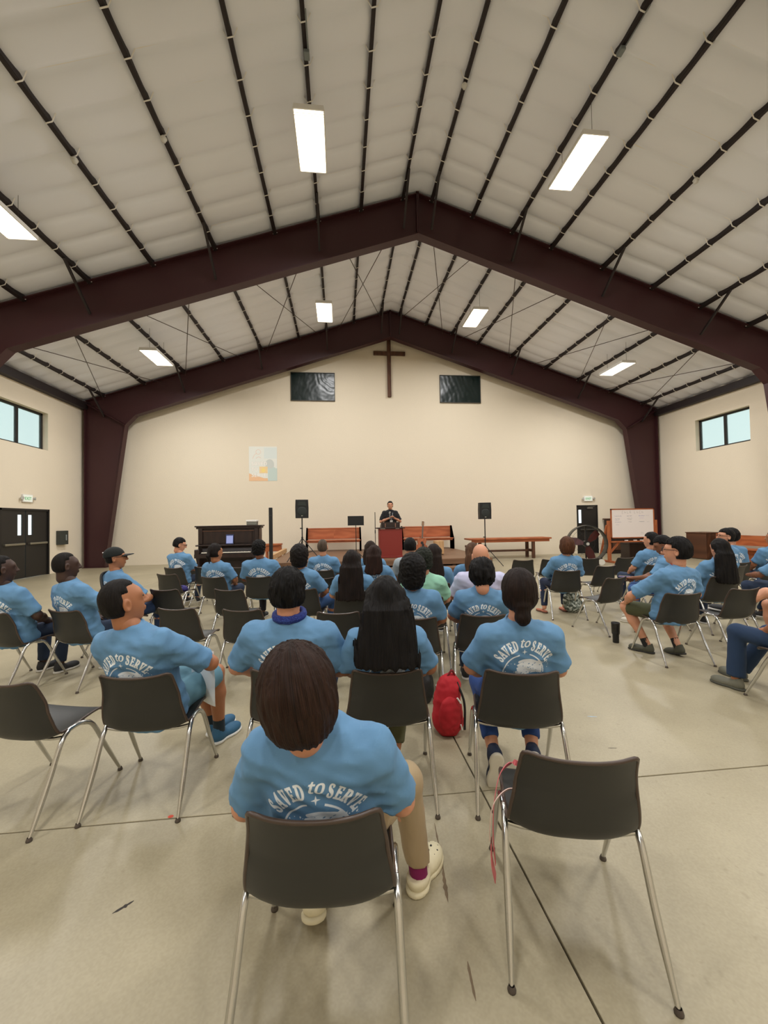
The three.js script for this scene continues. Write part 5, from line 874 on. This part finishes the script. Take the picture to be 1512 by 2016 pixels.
{ // long table, bench, fan, whiteboard, cupboards
  const t = thing('trestle_table', 'long orange-brown wooden table right of the stage', 'table', [4.55, 0, -15.9]);
  for (let k = 0; k < 4; k++) part('top_plank', wuv(rbox(3.35, 0.06, 0.19, 0, 0.79, -0.3 + k * 0.2, 0.006), 'zx'), W_.orange, t); part('apron', wuv(box(3.2, 0.1, 0.03, 0, 0.71, 0.34), 'yx'), W_.orange, t);
  for (const x of [-1.25, 0.95]) { for (const z of [-0.28, 0.28]) part('leg', wuv(rbox(0.11, 0.76, 0.11, x, 0.38, z, 0.01), 'xy'), W_.brown, t); part('leg_stretcher', box(0.08, 0.1, 0.5, x, 0.3, 0), W_.brown, t); } part('long_stretcher', box(2.2, 0.08, 0.05, -0.15, 0.3, 0), W_.brown, t);
  const b = thing('low_bench', 'dark low bench at the right end of the stage', 'bench', [2.95, 0, -15.1]); part('seat', wuv(rbox(0.75, 0.08, 0.3, 0, 0.56, 0, 0.01), 'zx'), W_.brown, b); for (const x of [-0.3, 0.3]) part('leg', box(0.07, 0.53, 0.26, x, 0.265, 0), W_.brown, b);
  // drum fan
  const f = thing('drum_fan', 'large black drum fan on wheels in front of the far door', 'fan', [6.1, 0, -13.0], -0.32), R = 0.6, cy = 0.7;
  part('drum', lathe([[R, -0.18], [R + 0.02, -0.19], [R + 0.025, 0], [R + 0.02, 0.19], [R, 0.18], [R - 0.012, 0], [R, -0.18]], 48).rotateX(Math.PI / 2).translate(0, cy, 0), std(0x2a2926, 0.45), f);
  for (const r of [0.22, 0.38, 0.52]) part('guard_ring', new THREE.TorusGeometry(r, 0.003, 5, 48).translate(0, cy, 0.17), M.darkMetal, f);
  for (let k = 0; k < 12; k++) { const a = k * Math.PI / 6; part('guard_spoke', bar([Math.cos(a) * 0.06, cy + Math.sin(a) * 0.06, 0.175], [Math.cos(a) * R, cy + Math.sin(a) * R, 0.17], 0.0028, 0.0028, 5), M.darkMetal, f); }
  part('motor', new THREE.CylinderGeometry(0.1, 0.1, 0.22, 20).rotateX(Math.PI / 2).translate(0, cy, -0.05), M.darkMetal, f); part('hub_badge', new THREE.CylinderGeometry(0.05, 0.05, 0.02, 20).rotateX(Math.PI / 2).translate(0, cy, 0.18), std(0xb9b6ae, 0.4), f);
  for (let k = 0; k < 3; k++) { const g = extrude([[0.07, -0.05], [0.3, -0.16], [0.52, -0.15], [0.54, 0.08], [0.3, 0.1], [0.07, 0.05]], 0.006).rotateX(0.35).rotateZ(k * 2.094 + 0.9).translate(0, cy, 0.02); part('fan_blade', g, std0('blade', 0x4a1210), f); }
  part('motor_mount', merge([beam([0, cy - R, -0.08], [0, cy + R, -0.08], 0.05, 0.03)]), M.darkMetal, f);
  part('cart_frame', merge([bar([-0.45, 0.1, -0.15], [0.45, 0.1, -0.15], 0.018), bar([-0.45, 0.1, 0.15], [0.45, 0.1, 0.15], 0.018), bar([-0.45, 0.1, -0.15], [-0.45, 0.1, 0.15], 0.018), bar([0.45, 0.1, -0.15], [0.45, 0.1, 0.15], 0.018), bar([-0.45, 0.1, 0], [-0.48, 0.32, 0], 0.018), bar([0.45, 0.1, 0], [0.48, 0.32, 0], 0.018)]), M.darkMetal, f);
  for (const x of [-0.4, 0.4]) part('wheel', merge([new THREE.CylinderGeometry(0.1, 0.1, 0.04, 24).rotateX(Math.PI / 2).translate(x, 0.1, 0.2)]), std0('wheel', 0xd2cec2), f);
  // whiteboard
  const cv = document.createElement('canvas'); cv.width = 1024; cv.height = 640; const g = cv.getContext('2d'); g.fillStyle = '#efe6e2'; g.fillRect(0, 0, 1024, 640); g.textBaseline = 'alphabetic';
  const scrawl = (x, y, w, col, lw = 4, amp = 9) => { g.strokeStyle = col; g.lineWidth = lw; g.beginPath(); for (let i = 0; i <= w / 5; i++) { const q = x + i * 5; const yy = y + (rnd() - 0.5) * amp * 2; if (rnd() < 0.12) g.moveTo(q, yy); else g.lineTo(q, yy); } g.stroke(); };
  for (let i = 0; i < 8; i++) { const x = 260 + i * 62 + (i > 3 ? 50 : 0); g.strokeStyle = '#b9b2ae'; g.lineWidth = 5; g.beginPath(); g.moveTo(x, 40); g.lineTo(x, 92); if (i % 3 === 0) { g.moveTo(x, 40); g.lineTo(x + 30, 40); } if (i % 2) { g.moveTo(x, 66); g.quadraticCurveTo(x + 42, 50, x + 20, 92); } else { g.moveTo(x, 92); g.lineTo(x + 30, 90); } g.stroke(); }
  for (const [x, y, w, c] of [[70, 150, 170, '#9c9ab0'], [85, 215, 110, '#a8a4b4'], [85, 245, 100, '#a8a4b4'], [80, 290, 150, '#a8a6b8'], [100, 350, 80, '#c4bcc4'], [370, 150, 130, '#8f8c98'], [380, 205, 120, '#a9a3a0'], [395, 235, 100, '#a9a3a0'], [410, 285, 80, '#9c979a'], [660, 150, 150, '#8a7fc0'], [680, 200, 110, '#b9a3d0'], [670, 285, 130, '#8f8c98'], [700, 540, 70, '#c0b8b8'], [700, 570, 90, '#c8c0c0'], [830, 150, 80, '#c8bcc4'], [860, 290, 60, '#c8c0c0']]) scrawl(x, y, w, c);
  const bt = new THREE.CanvasTexture(cv); bt.colorSpace = THREE.SRGBColorSpace;
  const wb = thing('whiteboard', 'wheeled whiteboard with faint writing in a wooden frame', 'whiteboard', [8.05, 0, -13.35], 0.0), bw = 1.64, by = 0.84, bh = 1.03;
  part('board_face', box(bw - 0.06, bh - 0.06, 0.012, 0, by + bh / 2, 0.02), new THREE.MeshStandardMaterial({ map: bt, roughness: 0.35 }), wb);
  part('board_frame', merge([wuv(box(bw, 0.04, 0.035, 0, by + bh - 0.02, 0.015), 'yx'), wuv(box(bw, 0.03, 0.035, 0, by + 0.015, 0.015), 'yx'), wuv(box(0.04, bh, 0.035, -bw / 2 + 0.02, by + bh / 2, 0.015)), wuv(box(0.04, bh, 0.035, bw / 2 - 0.02, by + bh / 2, 0.015))]), W_.orange, wb);
  for (const s of [-1, 1]) { part('post', wuv(box(0.09, 1.4, 0.09, s * (bw / 2 + 0.06), 0.76, -0.01)), W_.orange, wb); part('foot', wuv(rbox(0.09, 0.07, 0.6, s * (bw / 2 + 0.06), 0.035, 0, 0.01), 'yz'), W_.orange, wb); part('corner_brace', wuv(beam([s * (bw / 2 + 0.03), 0.35, 0], [s * (bw / 2 - 0.3), 0.7, 0], 0.05, 0.06)), W_.orange, wb); part('rear_leg', wuv(beam([s * (bw / 2 + 0.1), 1.3, -0.06], [s * (bw / 2 + 0.16), 0.02, -0.42], 0.06, 0.05)), W_.orange, wb); }
  part('pen_tray', wuv(box(bw + 0.1, 0.04, 0.14, 0, 0.72, 0.05), 'zx'), W_.orange, wb); part('back_board', box(bw - 0.04, 0.1, 0.02, 0, 0.79, -0.02), W_.dark, wb);
  for (const [x, c] of [[-0.28, 0xe8e4da], [0.05, 0xe8e4da], [0.3, 0xe8e4da]]) { const e = thing('board_eraser', x < -0.2 ? 'white eraser on the whiteboard tray, leftmost' : x < 0.2 ? 'white eraser on the whiteboard tray, middle' : 'white eraser on the whiteboard tray, rightmost', 'eraser', [8.05 + x, 0.741, -13.3]); part('felt_block', rbox(0.12, 0.03, 0.05, 0, 0.015, 0, 0.008), M.white, e); }
  const cb = thing('dark_cabinet', 'dark wooden upright cabinet behind the whiteboard', 'cabinet', [10.2, 0, -16.75]); // old upright piano case
  part('carcass', wuv(box(1.45, 1.46, 0.44, 0, 0.75, 0)), W_.dark, cb); part('cabinet_top', rbox(1.56, 0.05, 0.52, 0, 1.5, 0, 0.01), W_.brown, cb); for (const s of [-1, 1]) part('door', wuv(box(0.66, 1.2, 0.02, s * 0.35, 0.76, 0.232)), W_.brown, cb); part('plinth', box(1.5, 0.1, 0.48, 0, 0.05, 0), W_.dark, cb);
  const ch = thing('low_chest', 'low dark chest along the far wall below the whiteboard', 'chest', [9.55, 0, -14.6]); part('chest_body', wuv(rbox(1.75, 0.52, 0.5, 0, 0.29, 0, 0.01)), W_.dark, ch); part('chest_lid', rbox(1.8, 0.05, 0.55, 0, 0.575, 0, 0.01), W_.dark, ch); part('chest_base', rbox(1.78, 0.05, 0.53, 0, 0.025, 0, 0.01), W_.dark, ch);
  const dk = thing('wooden_cabinet', 'brown wooden cabinet against the right wall', 'cabinet', [11.2, 0, -13.75]); part('carcass', wuv(rbox(0.7, 0.93, 0.85, 0, 0.485, 0, 0.01)), W_.brown, dk); part('cabinet_top', wuv(rbox(0.74, 0.03, 0.9, 0, 0.955, 0, 0.008), 'xz'), W_.brown, dk); part('door', wuv(box(0.6, 0.8, 0.015, 0, 0.48, 0.43)), W_.brown, dk);
  const rp = thing('wall_pew', 'orange wooden pew along the right wall behind the seated group', 'pew', [11.25, 0, -11.6]); part('backrest', wuv(box(0.04, 0.34, 3.0, 0.2, 0.72, 0), 'yz'), W_.orange, rp); part('seat', wuv(rbox(0.45, 0.04, 3.0, 0, 0.44, 0, 0.01), 'xz'), W_.orange, rp); for (const z of [-1.48, 1.48]) part('end_panel', wuv(box(0.5, 0.95, 0.05, 0.02, 0.475, z), 'xy'), W_.orange, rp); part('seat_support', wuv(box(0.05, 0.42, 2.9, 0.1, 0.21, 0), 'yz'), W_.orange, rp);
}
// ---------------------------------------------------------------- bags and small things among the chairs
{
  const cloth = (name, label, cat, pos, f, mn, mx, h, mat, turn = 0) => { const t = thing(name, label, cat, pos, turn); part('bag_body', netMesh(f, mn, mx, h), mat, t); return t; };
  const redF = uni([ell([0, 0.19, 0], [0.105, 0.21, 0.1]), ell([0, 0.1, 0.02], [0.11, 0.11, 0.1]), ell([0.03, 0.33, 0.0], [0.08, 0.1, 0.07])], 0.05);
  const red = std(0xb01522, 0.75), rb = cloth('red_backpack', 'red backpack on the floor beside the bun woman', 'backpack', [-1.36, 0, -3.02], (x, y, z) => Math.max(redF(x, y, z) + 0.007 * N3(x * 14, y * 22, z * 14) + 0.004 * N3(x * 40, y * 30, z * 40), 0.002 - y), [-0.16, -0.01, -0.15], [0.16, 0.46, 0.15], 0.008, red, 0.2);
  part('front_pocket', netMesh((x, y, z) => ell([-0.02, 0.16, 0.085], [0.085, 0.14, 0.045])(x, y, z) + 0.005 * N3(x * 20, y * 26, z * 20), [-0.13, -0.0, 0.01], [0.1, 0.32, 0.15], 0.008), red, rb); part('carry_loop', tube([[0.0, 0.42, 0.02], [0.03, 0.46, 0.03], [0.06, 0.42, 0.02]], 0.008), std(0x7c0f18, 0.7), rb); part('zip_pull', bar([0.03, 0.29, 0.11], [0.055, 0.25, 0.115], 0.006), M.white, rb); part('zip_pull', bar([0.05, 0.1, 0.12], [0.06, 0.06, 0.12], 0.005), M.white, rb); part('strap', tube([[0.06, 0.38, 0.05], [0.09, 0.25, 0.1], [0.08, 0.06, 0.12]], 0.009), M.black, rb);
  const bk = cloth('black_bag', 'black bag slumped behind the red backpack', 'bag', [-1.45, 0, -3.55], (x, y, z) => Math.max(ell([0, 0.13, 0], [0.11, 0.17, 0.1])(x, y, z) + 0.012 * N3(x * 16, y * 16, z * 16), 0.002 - y), [-0.15, -0.01, -0.15], [0.15, 0.34, 0.15], 0.01, M.black); part('bag_handle', tube([[-0.05, 0.28, 0], [0, 0.36, 0], [0.05, 0.28, 0]], 0.007), M.black, bk);
  const cup = thing('paper_cup', 'white cup on the floor beyond the red backpack', 'cup', [-1.28, 0, -3.6]); part('cup_wall', lathe([[0.025, 0], [0.036, 0.11], [0.034, 0.11], [0.023, 0.004], [0, 0.004]], 18), M.white, cup); part('cup_base', lathe([[0, 0.0], [0.025, 0.0], [0.025, 0.004]], 18), M.white, cup);
  const gb = cloth('grey_backpack', 'grey patterned backpack under the chair of the bob-haired woman', 'backpack', [1.72, 0, -6.55], (x, y, z) => Math.max(uni([ell([0, 0.18, 0], [0.15, 0.2, 0.12]), ell([0, 0.1, 0.06], [0.12, 0.1, 0.1])], 0.04)(x, y, z) + 0.01 * N3(x * 16, y * 16, z * 16), 0.002 - y), [-0.2, -0.01, -0.18], [0.2, 0.42, 0.2], 0.01, withMap(dataTex(128, (u, v) => { const k = tileNoise(u, v, 9, 2) + tileNoise(u, v, 23, 5) * 0.6; return k > 0.12 ? [196, 200, 190] : k > -0.1 ? [120, 128, 116] : [70, 76, 66]; }), 3, 0.8)); { const g0 = gb.children[0].geometry; worldUV(g0, 'xy', 1); } part('side_pocket', netMesh((x, y, z) => ell([0.15, 0.1, 0.02], [0.035, 0.09, 0.07])(x, y, z), [0.08, 0, -0.07], [0.2, 0.2, 0.11], 0.01), std(0x4b5048, 0.8), gb);
  { const t = thing('black_tumbler', 'tall black insulated tumbler standing on the floor', 'tumbler', [1.3, 0, -4.85]); part('tumbler_body', lathe([[0, 0], [0.035, 0], [0.037, 0.01], [0.038, 0.1], [0.047, 0.12], [0.05, 0.23], [0.047, 0.23], [0, 0.225]], 24), std(0x0d0d0e, 0.25), t); part('tumbler_lid', lathe([[0, 0.225], [0.049, 0.225], [0.051, 0.232], [0.05, 0.25], [0.045, 0.254], [0, 0.252]], 24), std(0x161616, 0.4), t); part('grip_ring', new THREE.TorusGeometry(0.044, 0.004, 6, 24).rotateX(Math.PI / 2).translate(0, 0.13, 0), std(0x242424, 0.5), t); }
  // pink purse on the empty chair
  const S = SEATS.C2, loc = (x, y, z) => [S.x + Math.cos(S.a) * x + Math.sin(S.a) * z, y, S.z - Math.sin(S.a) * x + Math.cos(S.a) * z];
  const pk = thing('pink_purse', 'pink purse with a long strap lying on the empty chair seat', 'purse', loc(0, 0.42, 0), S.a), pink = std(0xc9696c, 0.6);
  part('purse_body', netMesh((x, y, z) => { const d = ell([-0.06, 0.1, 0.03], [0.09, 0.11, 0.045])(x, y, z) + 0.006 * N3(x * 18, y * 18, z * 18); return d; }, [-0.2, -0.02, -0.06], [0.07, 0.25, 0.12], 0.008), pink, pk);
  const ribbon = (pts, w, nrm) => { const c = new THREE.CatmullRomCurve3(pts.map((p) => V(...p))), n = 36, pos = [], idx = [], N = V(...nrm); for (let i = 0; i <= n; i++) { const p = c.getPoint(i / n), tg = c.getTangent(i / n), b = V().crossVectors(tg, N).normalize(), q = V().crossVectors(b, tg).normalize(); for (const [a, e] of [[-1, -1], [1, -1], [1, 1], [-1, 1]]) pos.push(p.x + b.x * w * a + q.x * 0.0015 * e, p.y + b.y * w * a + q.y * 0.0015 * e, p.z + b.z * w * a + q.z * 0.0015 * e); } for (let i = 0; i < n; i++) for (let k = 0; k < 4; k++) { const a = i * 4 + k, b = i * 4 + (k + 1) % 4; idx.push(a, a + 4, b, b, a + 4, b + 4); } const g = new THREE.BufferGeometry(); g.setAttribute('position', new THREE.Float32BufferAttribute(pos, 3)); g.setIndex(idx); return toCreasedNormals(g, 0.6); };
  part('strap', ribbon([[-0.1, 0.1, -0.02], [-0.17, 0.11, -0.1], [-0.225, 0.08, -0.08], [-0.262, -0.02, -0.04], [-0.272, -0.16, -0.02], [-0.268, -0.25, -0.0]], 0.012, [1, 0, 0.2]), pink, pk); part('strap', ribbon([[-0.11, 0.05, 0.03], [-0.2, 0.06, 0.0], [-0.27, 0.02, 0.03], [-0.29, -0.08, 0.03], [-0.29, -0.14, 0.02]], 0.006, [1, 0, 0.2]), std(0xd9b9ac, 0.6), pk); part('strap_tail', ribbon([[-0.285, -0.14, 0.02], [-0.284, -0.22, 0.02], [-0.27, -0.3, 0.01]], 0.02, [1, 0, 0.2]), pink, pk);
  for (const [x, y, z] of [[-0.125, 0.085, 0.0], [-0.12, 0.03, 0.06]]) part('blue_charm', new THREE.SphereGeometry(0.013, 12, 8).translate(x, y, z), std0('charm', 0x1f6f96), pk);
  // paper held by the man at left
  const S4 = SEATS.C4; { const t = thing('white_paper', 'white sheet of paper held over the knee by the man at left', 'paper', [-3.05, 0.42, -2.83], -0.35); const g = new THREE.PlaneGeometry(0.25, 0.36, 12, 14), p = g.attributes.position; for (let i = 0; i < p.count; i++) { const x = p.getX(i), y = p.getY(i); p.setXYZ(i, x * (1 - Math.abs(y) * 0.6), y + 0.16, 0.05 * Math.sin(x * 9) - 0.12 * (y - 0.05) * (y - 0.05) * 8 * 0.4); } g.computeVertexNormals(); const back = g.clone().scale(1, 1, 1).translate(0, 0, -0.0008); part('sheet', merge([g, back]), std(0xf2f6f8, 0.8, { side: THREE.DoubleSide }), t); }
  const pb = cloth('purple_bag', 'dark purple cloth bag on the seat of an empty chair at left', 'bag', [-4.93, 0.42, -7.38], (x, y, z) => Math.max(ell([0, 0.05, 0], [0.16, 0.07, 0.13])(x, y, z) + 0.012 * N3(x * 14, y * 14, z * 14), 0.0 - y), [-0.2, -0.01, -0.18], [0.2, 0.15, 0.18], 0.012, std(0x2a2266, 0.8)); part('bag_strap', tube([[-0.1, 0.1, 0.05], [0, 0.14, 0.08], [0.1, 0.1, 0.05]], 0.007), std(0x1a1748, 0.8), pb);
  const S39 = SEATS.C39, hb = cloth('patterned_bag', 'small dark gold-flecked bag on a chair seat below the whiteboard', 'bag', [S39.x + 0.42, 0.42, S39.z + 0.2], (x, y, z) => ell([0, 0.11, 0], [0.11, 0.11, 0.1])(x, y, z) + 0.008 * N3(x * 20, y * 20, z * 20), [-0.15, -0.03, -0.15], [0.15, 0.26, 0.15], 0.01, withMap(dataTex(128, (u, v) => (tileNoise(u, v, 14, 8) > 0.22 ? [150, 120, 60] : [26, 24, 20])), 3, 0.6)); { worldUV(hb.children[0].geometry, 'xy', 1); } part('bag_loop', tube([[-0.05, 0.2, 0], [0, 0.27, 0], [0.05, 0.2, 0]], 0.006), M.black, hb); hb.position.set(SEATS.C41.x, 0.405, SEATS.C41.z);
  { const t = thing('brass_horn', 'small brass coloured instrument standing behind the right group', 'horn', [5.0, 0, -8.2]); part('horn_stand', bar([0, 0, 0], [0, 0.85, 0], 0.012), M.black, t); part('horn_base', lathe([[0, 0], [0.14, 0], [0.14, 0.012], [0, 0.02]]), M.black, t); part('bell', lathe([[0.02, 0], [0.03, 0.08], [0.06, 0.15], [0.1, 0.18], [0.095, 0.18], [0.05, 0.14], [0.01, 0.02]], 20).translate(0, 0.85, 0), new THREE.MeshStandardMaterial({ color: 0xc9a24a, roughness: 0.25, metalness: 1 }), t); part('tubing', new THREE.TorusGeometry(0.07, 0.012, 8, 24).translate(0.08, 0.95, 0), new THREE.MeshStandardMaterial({ color: 0xc9a24a, roughness: 0.25, metalness: 1 }), t); }
}
// ---------------------------------------------------------------- small fittings clipped to the purlins
for (const [x, y, z, lab] of [[0.3734, 10.19, -7.5, 'small white sensor on the purlin right of the ridge'], [-5.147, 8.5, -7.42, 'small white clamp on a purlin left of the near lamp'], [-6.617, 8.02, -7.43, 'small white clamp on the purlin above the left edge lamp'], [-2.576, 9.34, -6.62, 'grey conduit box on the purlin above the near left lamp'], [2.576, 9.33, -6.1, 'grey conduit box on the purlin above the near right lamp'], [5.147, 8.47, -7.42, 'small white clamp on a purlin right of the near lamp']]) {
  const t = thing('purlin_fitting', lab, 'fitting', [x, roofY(x) - 0.04, z]); const grey = lab.startsWith('grey');
  if (grey) { part('junction_box', rbox(0.09, 0.07, 0.13, 0, -0.04, 0, 0.012), std0('grey', 0x7d8484), t); part('conduit', bar([0.03, -0.03, 0.08], [0.03, -0.03, 0.6], 0.01), std0('grey', 0x7d8484), t); }
  else { part('fitting_cap', lathe([[0, -0.11], [0.035, -0.1], [0.05, -0.06], [0.045, -0.02], [0.03, 0]], 16), std0('fitw', 0xd6d4cc), t); part('fitting_ring', new THREE.TorusGeometry(0.05, 0.01, 8, 20).rotateX(Math.PI / 2).translate(0, -0.045, 0), std0('fitw', 0xd6d4cc), t); }
}
// ---------------------------------------------------------------- outside the windows
{
  structure('ground', box(90, 0.1, 90, 0, -0.4, -4), std(0x7c8a5a, 0.95));
  const leaf = std(0x9cc286, 0.9), bark = std(0x5a4632, 0.9);
  const tree = (x, z, h, label) => { const t = thing('tree', label, 'tree', [x, -0.35, z]); part('trunk', taperTube([[0, 0, 0], [0.1, h * 0.3, 0.05], [0, h * 0.6, 0]], [0.22, 0.16, 0.1], 10, 8), bark, t); const g = netMesh((a, b, c) => ell([0, h * 0.68, 0], [h * 0.32, h * 0.33, h * 0.32])(a, b, c) + 0.5 * N3(a * 0.9 + x, b * 0.9, c * 0.9) + 0.25 * N3(a * 2.4, b * 2.4, c * 2.4 + x), [-h * 0.5, h * 0.2, -h * 0.5], [h * 0.5, h * 1.15, h * 0.5], 0.28); part('crown', g, leaf, t); };
  tree(-20.5, -22.5, 5.4, 'green tree blurred behind the left wall window'); tree(22.0, -22.0, 5.6, 'green tree blurred behind the right wall window');
}
// ---------------------------------------------------------------- shadows and hand-over
scene.traverse((o) => { if (o.isMesh) { o.castShadow = true; o.receiveShadow = true; } });
renderer.render(scene, camera);
